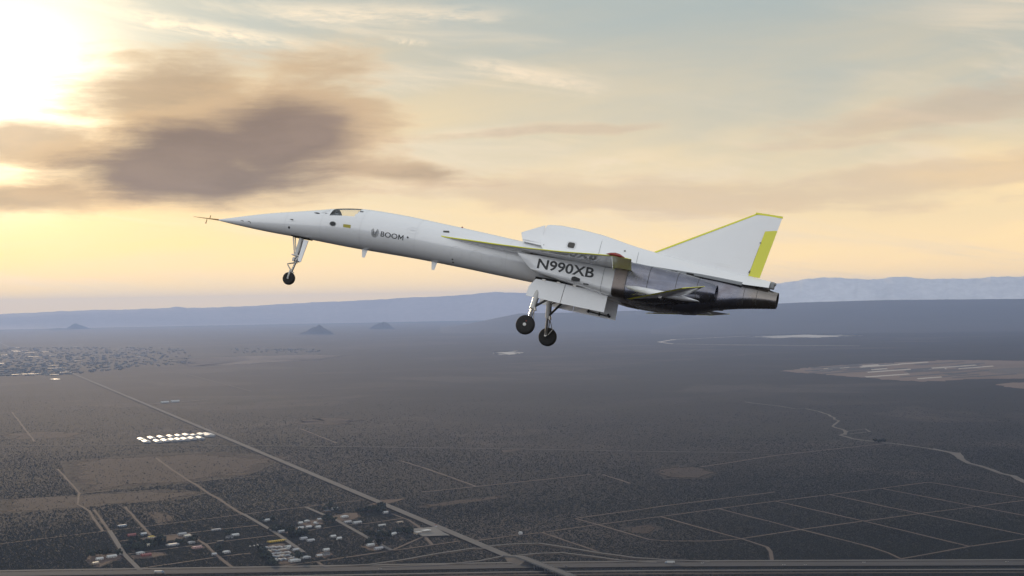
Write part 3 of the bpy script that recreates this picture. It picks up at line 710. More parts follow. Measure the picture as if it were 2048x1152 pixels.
    secs = [(.02, 1.685, .47, .42, 1.20, .15), (-.08, 1.705, .52, .41, .95, .02), (-.42, 1.74, .60, .40, .62, 0), (-.92, 1.725, .63, .40, .6, 0), (-1.35, 1.70, .63, .38, .6, 0), (-1.74, 1.665, .62, .36, .6, 0), (-2.15, 1.60, .60, .33, .6, 0),
            (-2.55, 1.53, .56, .28, .62, 0), (-2.95, 1.475, .50, .22, .72, 0), (-3.36, 1.43, .44, .17, .84, 0), (-4.1, 1.375, .41, .12, .90, 0), (-4.8, 1.32, .39, .10, .90, 0), (-5.5, 1.26, .36, .09, .905, 0), (-6.2, 1.205, .30, .09, .91, 0), (-6.84, 1.165, .22, .08, .95, 0)]
    sp_ = MB().rings([hump(x, a, b, c, z, l) for x, a, b, c, z, l in secs], False, True)
    spine = sp_.build('spine', M['white'], jet, True, auto=50)
    # lower lip plate and dark duct of the dorsal intake
    MB().rings([[(.65, .44, 1.255), (.65, -.44, 1.255), (.56, -.40, 1.02), (.56, .40, 1.02)], [(-.1, .46, 1.27), (-.1, -.46, 1.27), (-.1, -.48, .98), (-.1, .48, .98)]]).build('intake_ramp', M['white'], spine)
    MB().rings([[(x, y * .86, 1.27 + (z - 1.27) * .93) for x, y, z in hump(.0, 1.66, .44, .40, 1.22, .15)], [(-.5, y * .5, z) for x, y, z in hump(-.5, 1.6, .44, .36, 1.2)]], False, True).build('intake_duct', M['dark'], spine)
    for s in (1, -1):
        MB().rings([[(.64, s * .455, 1.27), (.57, s * .455, 1.08), (-.04, s * .475, 1.05), (-.04, s * .455, 1.60)], [(.64, s * .435, 1.27), (.57, s * .435, 1.08), (-.04, s * .45, 1.05), (-.04, s * .43, 1.60)]]).build('side_plate', M['white'], spine)
    dv = lambda x, z: float(np.interp(z, [.62, 1.0, 1.3, 1.5], [.62, .58, .52, .47])) + .012
    # follow the hump's real flank
    def hy(x, z):
        xs2 = [s[0] for s in secs][::-1]
        zt = np.interp(x, xs2, [s[1] for s in secs][::-1]); hb = np.interp(x, xs2, [s[2] for s in secs][::-1]); ht = np.interp(x, xs2, [s[3] for s in secs][::-1]); zb = np.interp(x, xs2, [s[4] for s in secs][::-1])
        e = min(.999, max(0, (z - zb) / (zt - zb))); sa = e ** 1.5; ca = math.sqrt(max(0, 1 - sa * sa)); return ca ** (2 / 3) * (hb + (ht - hb) * e)
    def rrect(x0, x1, z0, z1, r=.05):
        P = []
        for cx_, cz_, a0 in ((x1 - r, z1 - r, 0), (x0 + r, z1 - r, 90), (x0 + r, z0 + r, 180), (x1 - r, z0 + r, 270)):
            P += [(cx_ + r * math.cos(R(a0 + k * 30)), cz_ + r * math.sin(R(a0 + k * 30))) for k in range(4)]
        return P
    skin('bleed_door', [(x, z) for x, z in rrect(-1.08, -.87, 1.05, 1.22, .05)], M['seam_dark'], spine, .012, hy)
    ringstrip('bleed_door_rim', rrect(-1.12, -.83, 1.02, 1.25, .06), .02, M['faint'], spine, .008, hy)
    skin('vent_hole', oval(-2.55, 1.27, .03, .022, 10), M['seam_dark'], spine, .01, hy)
    skin('vent_hole', oval(-.15, 1.0, .015, .012, 8), M['seam_dark'], spine, .01, hy)
    for xs_, za, zc2 in ((-2.98, .95, 1.36), (-1.85, .9, 1.5)):
        V = []; n = 14
        for i in range(n + 1):
            z = za + (zc2 - za) * i / n; V += [(xs_ + .05 * i / n, hy(xs_, z) + .004, z), (xs_ - .014 + .05 * i / n, hy(xs_, z) + .004, z)]
        MB().add(V, [(2 * i, 2 * i + 1, 2 * i + 3, 2 * i + 2) for i in range(n)]).build('panel_seam', M['seam'], spine)
    MB().box(-6.96, -6.845, -.10, .10, .96, 1.12).tube((-6.84, 0, 1.12), (-7.0, 0, 1.10), .05).build('chute_housing', M['grey'], spine, bevel=.02)
    # --- wings
    LEp = [(3.70, .48, .722), (3.525, .53, .718), (2.834, .62, .705), (2.123, .815, .70), (1.11, 1.06, .69), (.063, 1.43, .675), (-1.247, 2.08, .65), (-2.343, 2.76, .630), (-2.80, 3.02, .620), (-2.98, 3.16, .62)]
    LY = [q[1] for q in LEp]; LXv = [q[0] for q in LEp]; LZ = [q[2] for q in LEp]
    te = lambda y: -3.02 - (y - .89) * .222
    hinge = lambda y: te(y) + .56
    def wing(sg):
        root = None; ysn = [.40, .50, .53, .575, .62, .7, .815, .93, 1.06, 1.2, 1.43, 1.7, 1.88, 2.05, 2.36, 2.68, 2.85, 3.02, 3.10, 3.16]
        rings = []; strips = []
        for y in ysn:
            xl = float(np.interp(y, LY, LXv)); xt = hinge(y); zl = float(np.interp(y, LY, LZ)); ch = xl - xt
            full = xl - te(y); tmax = min(.15, .034 * full + .012)
            ring = []; K = 14
            prof = []
            for k in range(K + 1):
                s = (k / K) ** 1.5 if k < K else 1
                x = xl - ch * s; q = (xl - x) / full
                h = tmax * 2 * math.sqrt(max(0, q)) * (1 - q) ** .9 * .62 + .006
                zm = zl + (.625 - zl) * min(1, q * 1.2)
                prof.append((x, zm, h))
            up = [(x, sg * y, zm + h * .9) for x, zm, h in prof]; dn = [(x, sg * y, zm - h * .75) for x, zm, h in prof]
            rings.append(up + dn[::-1])
            strips.append((xl, y, zl))
        w = MB().rings(rings).build('wing', M['white'], jet, True, auto=35)
        # yellow leading edge: thin sleeve standing 4 mm proud
        E2 = []
        for i, (xl, y, zl) in enumerate(strips):
            if y < .52: continue
            tp = .02 if i else .01
            d = .05
            E2.append([(xl + .012, sg * y, zl + .0), (xl - d * .3, sg * y, zl + .014), (xl - d, sg * y, zl + .022), (xl - d, sg * y, zl - .018), (xl - d * .3, sg * y, zl - .012)])
        MB().rings(E2).build('leading_edge', M['yellow'], w)
        # elevon, drooped a little
        rings = []
        for y in (.95, 1.5, 2.1, 2.7, 3.14):
            a = hinge(y) - .012; b = te(y); zl = .625; h = .055 if y < 2 else .04
            rings.append([(a, sg * y, zl + h * .5), (b, sg * y, zl - .012), (b, sg * y, zl - .022), (a, sg * y, zl - h * .5)])
        MB().rings(rings).build('aileron', M['yellow'], w)
        MB().rings([[(x, sg * (3.16 + .05 * math.cos(a) * k2), .650 + dz + .05 * k2 * math.sin(a)) for a in [2 * math.pi * i / 12 for i in range(12)]] for x, k2, dz in ((-2.80, .1, -.02), (-2.92, .75, 0), (-3.05, 1, .01), (-3.18, .9, 0), (-3.33, .1, -.03))]).build('navigation_light', M['red'] if sg > 0 else pbr('green_lamp_glass', (.02, .3, .1), .15), w, True)
        return w
    for sg in (1, -1): wing(sg)
    # --- underwing intakes and engine nacelles
    def se(x, y0, y1, z0, z1, n, N=40, sg=1, lean=0.0):
        P = []
        for i in range(N):
            a = 2 * math.pi * i / N; c, s = math.cos(a), math.sin(a)
            z = (z0 + z1) / 2 + (z1 - z0) / 2 * math.copysign(abs(s) ** (2 / n), s)
            P.append((x + lean * (z - z0), sg * ((y0 + y1) / 2 + (y1 - y0) / 2 * math.copysign(abs(c) ** (2 / n), c)), z))
        return P
    for sg in (1, -1):
        it = MB().rings([se(-.13, .56, 1.13, .12, .555, 9, sg=sg, lean=1.25), se(-.16, .53, 1.145, .105, .562, 9, sg=sg, lean=1.2), se(-.5, .45, 1.155, .055, .59, 8, sg=sg, lean=.4), se(-1.0, .3, 1.165, .0, .60, 7, sg=sg), se(-1.6, .2, 1.175, -.06, .61, 6.5, sg=sg), se(-2.1, .1, 1.18, -.12, .61, 6, sg=sg), se(-2.62, .05, 1.185, -.185, .61, 5.5, sg=sg)], False, True)
        io = it.build('engine_intake', M['white'], jet, True, auto=50)
        MB().rings([se(-.10, .575, 1.115, .135, .54, 9, sg=sg, lean=1.2), se(-1.2, .6, 1.1, .1, .5, 5, sg=sg)], False, True).build('intake_duct', M['dark'], io)
        # splitter gap to the wing, its shadow put in as a black block
        MB().box(-1.6, .02, min(sg * .58, sg * 1.05), max(sg * .58, sg * 1.05), .57, .64).build('diverter_shadow', M['dark'], io)
        na = MB().rings([se(-2.60, .05, 1.175, -.175, .80, 5.0, sg=sg), se(-2.64, .05, 1.19, -.19, .86, 4.6, sg=sg), se(-3.1, .08, 1.21, -.20, .885, 4.2, sg=sg), se(-3.5, .1, 1.21, -.195, .875, 3.8, sg=sg), se(-3.9, .14, 1.2, -.15, .87, 3.2, sg=sg), se(-4.3, .2, 1.17, -.07, .85, 2.8, sg=sg), se(-4.7, .3, 1.12, .02, .825, 2.4, sg=sg), se(-5.05, .4, 1.07, .10, .785, 2.15, sg=sg), se(-5.35, .485, 1.015, .17, .72, 2.0, sg=sg), se(-5.52, .51, .99, .20, .68, 2.0, sg=sg),
                         se(-5.52, .53, .97, .22, .66, 2.0, sg=sg), se(-5.2, .55, .95, .24, .64, 2.0, sg=sg)], True, False)
        no = na.build('engine_nacelle', M['metal'], jet, True, auto=40)
        MB().rings([se(-5.21, .55, .95, .24, .64, 2.0, sg=sg), se(-5.0, .6, .9, .3, .6, 2.0, sg=sg)], True, True).build('exhaust_core', M['dark'], no)
        # seams on the nacelle
        for xs_, tab in ((-3.62, (.11, 1.213, -.19, .877, 3.6)), (-4.42, (.23, 1.158, -.045, .843, 2.7)), (-5.0, (.385, 1.08, .088, .792, 2.2)), (-3.0, (.07, 1.212, -.202, .885, 4.3))):
            a_ = se(xs_, *tab, N=60, sg=sg); 
            A2 = [(xs_, y + sg * .004 if abs(y) > .6 else y, z + (.004 if z > .4 else -.004)) for _, y, z in a_]
            B2 = [(xs_ - .012, y, z) for _, y, z in A2]
            MB().rings([A2, B2], False, False).build('panel_seam', M['seam_dark'], no)
        MB().rings([se(-2.63, .045, 1.194, -.194, .862, 4.6, sg=sg), se(-2.99, .07, 1.212, -.204, .889, 4.25, sg=sg)], False, False).build('heat_panel', M['metal_dark'], no, True)
        # --- stabilator pivot fairing and stabilator
        fr_ = MB().rings([se(x, .98, 1.20 + .10 * k, .13 - .11 * k + dz, .13 + .085 * k + dz, 2.4, 20, sg) for x, k, dz in ((-3.0, .15, 0), (-3.1, .55, -.005), (-3.35, .9, -.01), (-3.8, 1.0, -.02), (-4.3, .95, -.02), (-4.75, .7, -.03), (-5.05, .3, -.04), (-5.15, .08, -.04))]).build('pivot_fairing', M['white'], jet, True)
        def sz(x): return -.22 + (-3.2 - x) * .2516
        sb = MB(); rr = []
        for y, xl, xt in ((1.25, -3.16, -4.82), (1.8, -4.05, -5.16), (2.3, -4.86, -5.46)):
            t_ = .022 * (2.6 - y); xm = (xl + xt) / 2
            rr.append([(xl, sg * y, sz(xl)), (xm, sg * y, sz(xm) + t_), (xt, sg * y, sz(xt)), (xm, sg * y, sz(xm) - t_)])
        sto = sb.rings(rr).build('stabilizer', M['white'], jet)
        rr = []
        for y, xl in ((1.25, -3.16), (1.8, -4.05), (2.3, -4.86)):
            rr.append([(xl + .02, sg * y, sz(xl)), (xl - .11, sg * y, sz(xl - .11) + .016), (xl - .11, sg * y, sz(xl - .11) - .016)])
        MB().rings(rr).build('leading_edge', M['yellow'], sto)
        xa, xb = -4.86, -5.46
        MB().rings([[(x, sg * y, sz(x) + .009), (x, sg * y, sz(x) - .009)] + [(x - .6, sg * y, sz(x - .6) - .006), (x - .6, sg * y, sz(x - .6) + .006)] for x, y in ((xa, 2.27), (xa - .01, 2.315))]).build('tip_cap', M['yellow'], sto)
        MB().tube((-4.1, sg * 1.1, sz(-4.1)), (-4.1, sg * 1.4, sz(-4.1)), .07).build('pivot', M['steel'], sto)
    # --- centre engine bay and exhaust
    cb = MB().rings([se(-2.6, -.7, .7, -.17, .88, 5), se(-3.4, -.68, .68, -.215, .91, 5), se(-4.5, -.56, .56, -.20, .935, 4.5), se(-4.85, -.53, .53, -.15, .945, 4.2), se(-5.4, -.45, .45, .08, .955, 3.6), se(-5.8, -.38, .38, .175, .96, 3.0), se(-6.15, -.325, .325, .25, .955, 2.4), se(-6.5, -.30, .30, .315, .945, 2.1), se(-6.85, -.265, .265, .375, .915, 2.0), se(-7.12, -.24, .24, .42, .885, 2.0),
                     se(-7.12, -.222, .222, .438, .867, 2.0), se(-6.7, -.235, .235, .42, .885, 2.0)], True, False)
    co = cb.build('centre_engine_bay', M['metal'], jet, True, auto=40)
    MB().rings([se(-6.71, -.235, .235, .42, .885, 2.0), se(-6.5, -.18, .18, .5, .82, 2.0)]).build('exhaust_core', M['dark'], co)
    for xs_, tab in ((-6.2, (-.321, .321, .26, .953, 2.35)), (-6.56, (-.295, .295, .325, .94, 2.08))):
        a_ = se(xs_, *tab, N=60); cz_ = (tab[2] + tab[3]) / 2
        A2 = [(x, y * 1.012, cz_ + (z - cz_) * 1.012) for x, y, z in a_]
        MB().rings([A2, [(x - .012, y, z) for x, y, z in A2]], False, False).build('panel_seam', M['seam_dark'], co)
    # shrouds along the spine's foot
    MB().rings([[(-3.15, .36, .955), (-3.15, .50, .93), (-3.15, .52, .86), (-3.15, .36, .86)], [(-4.9, .34, .985), (-4.9, .46, .95), (-4.9, .48, .88), (-4.9, .34, .88)], [(-6.1, .24, .985), (-6.1, .33, .93), (-6.1, .34, .86), (-6.1, .24, .86)]]).build('heat_shroud', M['grey'], co, bevel=.01)
    MB().box(-4.25, -3.75, .50, .56, .87, .905).build('cooling_slot', M['dark'], co)
    MB().box(-4.72, -4.52, .47, .53, .86, .92).build('cooling_slot', M['dark'], co)
    # belly step behind the nacelles
    # --- fin
    def plate(pts, th_of, name, mat, parent, y0=0.0):
        n = len(pts); V = [(x, y0 + th_of(x, z), z) for x, z in pts] + [(x, y0 - th_of(x, z), z) for x, z in pts]
        return MB().add(V, [tuple(range(n)), tuple(range(2 * n - 1, n - 1, -1))] + [(i, (i + 1) % n, (i + 1) % n + n, i + n) for i in range(n)]).build(name, mat, parent)
    tf = lambda x, z: .055 - .018 * (z - 1.2)
    lx = lambda z: -3.36 + (z - 1.44) / (3.03 - 1.44) * (-6.04 + 3.36)
    tx = lambda z: -6.50 + (z - 1.2) / (3.05 - 1.2) * (-6.79 + 6.50)
    fin_pts = []
    rows = [1.15 + i * .1 for i in range(19)] + [3.02]
    V = []; 
    rings = []
    for z in rows:
        a = min(lx(z), -3.0); zz = z; b = tx(z)
        if 1.2 < z < 2.64: b = b + .335
        tt = tf(0, z); ch = a - tx(z)
        rings.append([(a, 0, zz), (a - ch * .12, tt * .55, zz), (a - ch * .4, tt, zz), (a - ch * .7, tt * .85, zz), (b, tt * (.18 if b < tx(z) + .1 else .5), zz), (b, -tt * (.18 if b < tx(z) + .1 else .5), zz), (a - ch * .7, -tt * .85, zz), (a - ch * .4, -tt, zz), (a - ch * .12, -tt * .55, zz)])
    fin = MB().rings(rings).build('fin', M['white'], jet, True, auto=30)
    MB().rings([[(lx(z) + .03, 0, z), (lx(z) - .06, .030 - .006 * z, z), (lx(z) - .06, -.030 + .006 * z, z)] for z in (1.42, 2.2, 3.03)]).build('leading_edge', M['yellow'], fin)
    MB().rings([[(-6.02, .02, 3.075), (-6.02, -.02, 3.075), (-6.02, -.024, 3.015), (-6.02, .024, 3.015)], [(-6.80, .01, 3.08), (-6.80, -.01, 3.08), (-6.80, -.012, 3.02), (-6.80, .012, 3.02)]]).build('tip_cap', M['yellow'], fin)
    rud = MB().rings([[(tx(z) + .325, tf(0, z) * .62, z), (tx(z), .006, z), (tx(z), -.006, z), (tx(z) + .325, -tf(0, z) * .62, z)] for z in (1.215, 1.7, 2.2, 2.635)]).build('rudder', M['yellow'], fin)
    for z in (1.3, 1.34, 2.2): MB().box(tx(z) + .31, tx(z) + .35, .035, .055, z, z + .025).build('hinge_bolt', M['seam_dark'], rud)
    # --- registration on the port intake flank
    def iy(x, z):
        return float(np.interp(x, [-2.62, -2.1, -1.6, -1.0, -.5, .4], [1.185, 1.18, 1.175, 1.165, 1.155, 1.14]))
    letters('N990XB', -.30, -2.03, .185, .485, iy, 'registration_letter', 'black letter %s of the registration on the intake flank', .007, .020)
    skin('scoop_opening', rrect(-1.56, -1.40, .02, .13, .03), M['dark'], jet, -.002, iy)
    MB().rings([[(-1.40, 1.15, .03), (-1.40, 1.165, .02), (-1.40, 1.165, .12), (-1.40, 1.15, .11)], [(-1.50, 1.15, .02), (-1.50, 1.235, .0), (-1.50, 1.235, .14), (-1.50, 1.15, .13)], [(-1.66, 1.15, .03), (-1.66, 1.185, .03), (-1.66, 1.185, .11), (-1.66, 1.15, .11)]]).build('air_scoop', M['hose'], jet)
    skin('drain_slot', [(-1.78, .0), (-1.94, .005), (-1.94, -.03), (-1.78, -.035)], M['black'], jet, .0, lambda x, z: 1.185)
    # seam between white and metal, door edge slots
    ringp = se(-2.30, .1, 1.187, -.145, .612, 6, N=60)
    MB().rings([[(x, y + .004, z - .004) for x, y, z in ringp], [(x - .01, y + .004, z - .004) for x, y, z in ringp]], False, False).build('panel_seam', M['seam'], jet)
    # --- landing gear
    def wheel(parent, c, axis, R_, w, hubr, hubmat):
        t_ = MB().lathe(c, axis, [(-w, hubr), (-w, R_ * .80), (-w * .82, R_ * .93), (-w * .35, R_ * .995), (0, R_), (w * .35, R_ * .995), (w * .82, R_ * .93), (w, R_ * .80), (w, hubr)], 40).build('tyre', M['rubber'], parent, True, auto=50)
        h_ = MB().lathe(c, axis, [(-w * .9, hubr * .3), (-w * .9, hubr * .55), (-w * .7, hubr * .75), (-w * .95, hubr), (w * .95, hubr), (w * .7, hubr * .75), (w * .9, hubr * .55), (w * .9, hubr * .3)], 28).build('rim', hubmat, parent, True, auto=40)
        return t_, h_
    ng = empty('nose_gear', (8, 0, -.1), parent=jet); ng.location = (0, 0, 0)
    wheel(ng, (8.03, 0, -1.38), (0, 1, 0), .205, .075, .115, M['strut'])
    MB().tube((8.03, -.1, -1.38), (8.03, .1, -1.38), .03).tube((8.03, .105, -1.38), (8.01, .10, -1.16), .022, .03).tube((8.03, -.105, -1.38), (8.01, -.10, -1.16), .022, .03).tube((8.01, -.11, -1.16), (8.01, .11, -1.16), .032).build('fork', M['strut'], ng)
    MB().tube((8.0, 0, -1.15), (7.93, 0, -.80), .036).build('piston', M['steel'], ng)
    MB().tube((7.93, 0, -.86), (7.96, 0, -.60), .062).tube((7.96, 0, -.62), (7.93, 0, .1), .085, .075).build('leg', M['strut'], ng, True, auto=50)
    MB().tube((8.22, .07, .0), (8.02, .05, -.60), .02).tube((8.22, -.07, .0), (8.02, -.05, -.60), .02).build('drag_strut', M['steel'], ng)
    MB().tube((7.98, .03, -.86), (8.21, 0, -.93), .016).tube((7.98, -.03, -.86), (8.21, 0, -.93), .016).tube((8.21, 0, -.93), (8.03, .03, -1.12), .016).tube((8.21, 0, -.93), (8.03, -.03, -1.12), .016).build('torque_link', M['steel'], ng)
    MB().box(7.82, 8.1, -.10, .10, -.635, -.60).tube((7.84, .07, -.66), (7.90, .09, -.80), .04).tube((7.84, -.07, -.66), (7.9, -.09, -.80), .04).tube((7.98, .09, -.70), (7.98, .09, -.82), .05).tube((7.98, -.09, -.70), (7.98, -.09, -.82), .05).tube((7.86, .02, -.55), (7.83, .02, -.1), .022).build('steering_actuator', M['steel'], ng)
    MB().tube((7.86, .06, -.15), (7.82, .08, -.4), .014).tube((7.82, .08, -.4), (7.92, .08, -.75), .014).tube((7.94, -.06, -.2), (7.99, -.07, -.78), .012).build('brake_hose', M['hose'], ng)
    MB().box(7.90, 8.06, .0, .05, -1.19, -1.165).build('towing_lug', M['steel'], ng)
    MB().rings([[(7.79, .13, -.09), (7.62, .13, -.10), (7.62, .10, -.10), (7.79, .10, -.09)], [(7.80, .16, -.79), (7.69, .16, -.82), (7.69, .13, -.82), (7.80, .13, -.79)]]).build('gear_door', M['white'], jet)
    MB().box(7.62, 8.25, -.15, .15, -.048, -.02).build('nose_gear_bay', M['dark'], jet)
    for sg in (1, -1):
        mg = empty('main_gear', parent=jet)
        ax = Vector((-.36, sg * 1.20, -1.50)); tp = Vector((-.32, sg * .52, -.05))
        kn = ax + Vector((0.02, -sg * .17, .02))
        ty, rm = wheel(mg, ax, (0, 1, .0), .285, .085, .13, M['hose'])
        MB().tube(kn, kn.lerp(tp, .42), .042).build('piston', M['steel'], mg)
        MB().tube(kn.lerp(tp, .36), kn.lerp(tp, 1.0), .075, .085).build('leg', M['strut'], mg, True, auto=50)
        MB().tube(kn - Vector((0, sg * .04, 0)), ax + Vector((0, sg * .09, 0)), .04).build('axle', M['steel'], mg)
        MB().lathe(ax + Vector((0, sg * .082, 0)), (0, sg, 0), [(0, .05), (.02, .048), (.03, .03)], 20).build('hub_cap', M['strut'], mg)
        MB().tube(ax + Vector((-.03, sg * .075, .11)), ax + Vector((-.03, sg * .088, .11)), .018).build('inflation_valve', M['red'], mg)
        MB().tube(kn.lerp(tp, .38), Vector((-1.05, sg * .35, -.18)), .035).build('side_brace', M['hose'], mg)
        MB().tube(kn.lerp(tp, .62), Vector((-.95, sg * .45, -.12)), .03).tube(kn.lerp(tp, .40) + Vector((-.06, 0, 0)), kn.lerp(tp, .40) + Vector((-.10, 0, -.10)), .05).build('retraction_jack', M['steel'], mg)
        MB().tube(kn.lerp(tp, .12) + Vector((-.07, 0, 0)), kn.lerp(tp, .95) + Vector((-.10, 0, 0)), .014).tube(kn.lerp(tp, .5) + Vector((-.09, 0, 0)), kn.lerp(tp, .55) + Vector((-.16, 0, -.1)), .014).build('brake_hose', M['hose'], mg)
        MB().tube(kn + Vector((-.07, 0, .02)), kn + Vector((-.17, 0, .20)), .013).tube(kn + Vector((-.17, 0, .20)), kn.lerp(tp, .36) + Vector((-.07, 0, 0)), .013).build('torque_link', M['steel'], mg)
        # doors hang from the bay edge, splayed a little
        def door(pts, name='gear_door'):
            V = []
            for gap in (0, .03):
                V += [(x, sg * (.70 - (z + .06) * .06 - gap), z) for x, z in pts]
            n = len(pts)
            return MB().add(V, [tuple(range(n)), tuple(range(2 * n - 1, n - 1, -1))] + [(i, (i + 1) % n, (i + 1) % n + n, i + n) for i in range(n)]).build(name, M['white'], jet)
        door([(-.02, -.60), (-.04, -.32), (-.20, -.06), (-1.118, -.055), (-1.085, -.645)])
        d2 = door([(-1.135, -.06), (-1.93, -.09), (-2.44, -.17), (-2.44, -.67), (-1.105, -.645)])
        yi = sg * .655
        MB().tube((-1.55, yi - sg * .02, -.56), (-2.25, yi - sg * .02, -.60), .018).tube((-1.6, yi - sg * .02, -.50), (-1.6, yi - sg * .02, -.60), .03).tube((-1.95, yi - sg * .02, -.53), (-1.95, yi - sg * .02, -.63), .025).tube((-2.2, yi - sg * .02, -.54), (-2.28, yi - sg * .02, -.62), .035).build('latch_rod', M['hose'], d2)
        for x in (-.45, -.9, -1.4, -1.9): MB().box(x - .05, x + .05, min(sg * .62, sg * .71), max(sg * .62, sg * .71), -.085, -.03).build('hinge', M['steel'], jet)
    MB().box(-2.35, -.15, -.62, .62, -.10, .02).build('main_gear_bay', M['dark'], jet)
    return jet
JET = build_jet()
# ------------------------------------------------------------------ settlement: houses, trailers, trees, vehicles
PAL = {'white': (.42, .42, .41), 'cream': (.55, .50, .40), 'tan': (.36, .29, .22), 'grey': (.30, .30, .31), 'blue': (.20, .25, .31), 'red': (.20, .06, .05), 'pink': (.42, .26, .24),
       'dark': (.05, .05, .055), 'yellow': (.45, .31, .04), 'brown': (.17, .12, .09), 'pale': (.34, .34, .34)}
for k, c in PAL.items(): M['h_' + k] = pbr('weathered_' + k, c, .55, var=.18, vscale=.6)
M['pane'] = pbr('window_pane', (.03, .035, .04), .1)
a0, a1 = G(207, 1063), G(611, 1014); GRID = math.atan2(a1.y - a0.y, a1.x - a0.x)
HOUSES = {}
def house_meshes(L, Wd, hw, hr, style):
    key = (L, Wd, hw, hr, style)
    if key in HOUSES: return HOUSES[key]
    l, w = L / 2, Wd / 2
    wall = MB().box(-l, l, -w, w, -.3, hw)
    if style == 'gable':
        wall.add([(-l, -w, hw), (-l, w, hw), (-l, 0, hw + hr), (l, -w, hw), (l, w, hw), (l, 0, hw + hr)], [(0, 1, 2), (3, 5, 4)])
    rf = MB(); e = .7
    if style == 'gable':
        sl_ = hr / w
        for s in (-1, 1):
            rf.add([(-l - e, 0, hw + hr + .25), (l + e, 0, hw + hr + .25), (l + e, s * (w + e), hw - e * sl_ + .25), (-l - e, s * (w + e), hw - e * sl_ + .25),
                    (-l - e, 0, hw + hr), (l + e, 0, hw + hr), (l + e, s * (w + e), hw - e * sl_), (-l - e, s * (w + e), hw - e * sl_)], [(0, 1, 2, 3), (4, 7, 6, 5), (2, 6, 7, 3), (0, 3, 7, 4), (1, 5, 6, 2)])
    elif style == 'hip':
        k = w * .9
        rf.add([(-l - e, -w - e, hw), (l + e, -w - e, hw), (l + e, w + e, hw), (-l - e, w + e, hw), (-l + k, 0, hw + hr), (l - k, 0, hw + hr)], [(0, 1, 5, 4), (1, 2, 5), (2, 3, 4, 5), (3, 0, 4), (3, 2, 1, 0)])
    else:
        rf.add([(-l, -w, hw), (l, -w, hw), (l, w, hw), (-l, w, hw), (-l, -w * .5, hw + hr), (l, -w * .5, hw + hr), (l, w * .5, hw + hr), (-l, w * .5, hw + hr)], [(0, 1, 5, 4), (4, 5, 6, 7), (6, 2, 3, 7), (0, 4, 7, 3), (1, 2, 6, 5)])
    win = MB().box(-.7, .7, -.06, .06, 0, 1.1); dr = MB().box(-.5, .5, -.06, .06, 0, 2.05)
    res = [x.build('tmp', None) for x in (wall, rf, win, dr)]
    out = [o.data for o in res]
    for o in res: bpy.data.objects.remove(o)
    HOUSES[key] = out; return out
def child(name, me, mat, parent, loc=(0, 0, 0), rz=0):
    o = bpy.data.objects.new(name, me); COL.objects.link(o); o.parent = parent; o.location = loc; o.rotation_euler = (0, 0, rz)
    o.data.materials.clear() if False else None
    if not me.materials: me.materials.append(mat)
    o.material_slots[0].link = 'OBJECT'; o.material_slots[0].material = mat
    return o
def house(u, v, L, Wd, wc, rc, label, style='gable', turn=0, hw=3.2, hr=1.8, name='house', cat='house', group=None):
    p = G(u, v); wm, rm, wi, dm = house_meshes(L, Wd, hw, hr, style)
    r = empty(name, p, GRID + turn); tag(r, label, cat, group)
    child('wall', wm, M['h_' + wc], r); child('roof', rm, M['h_' + rc], r)
    if name == 'house':
        for x in (-L * .3, L * .3): child('window', wi, M['pane'], r, (x, -Wd / 2 - .02, 1.0))
        child('door', dm, M['h_brown'], r, (0, -Wd / 2 - .02, 0))
    return r
Q = math.pi / 2
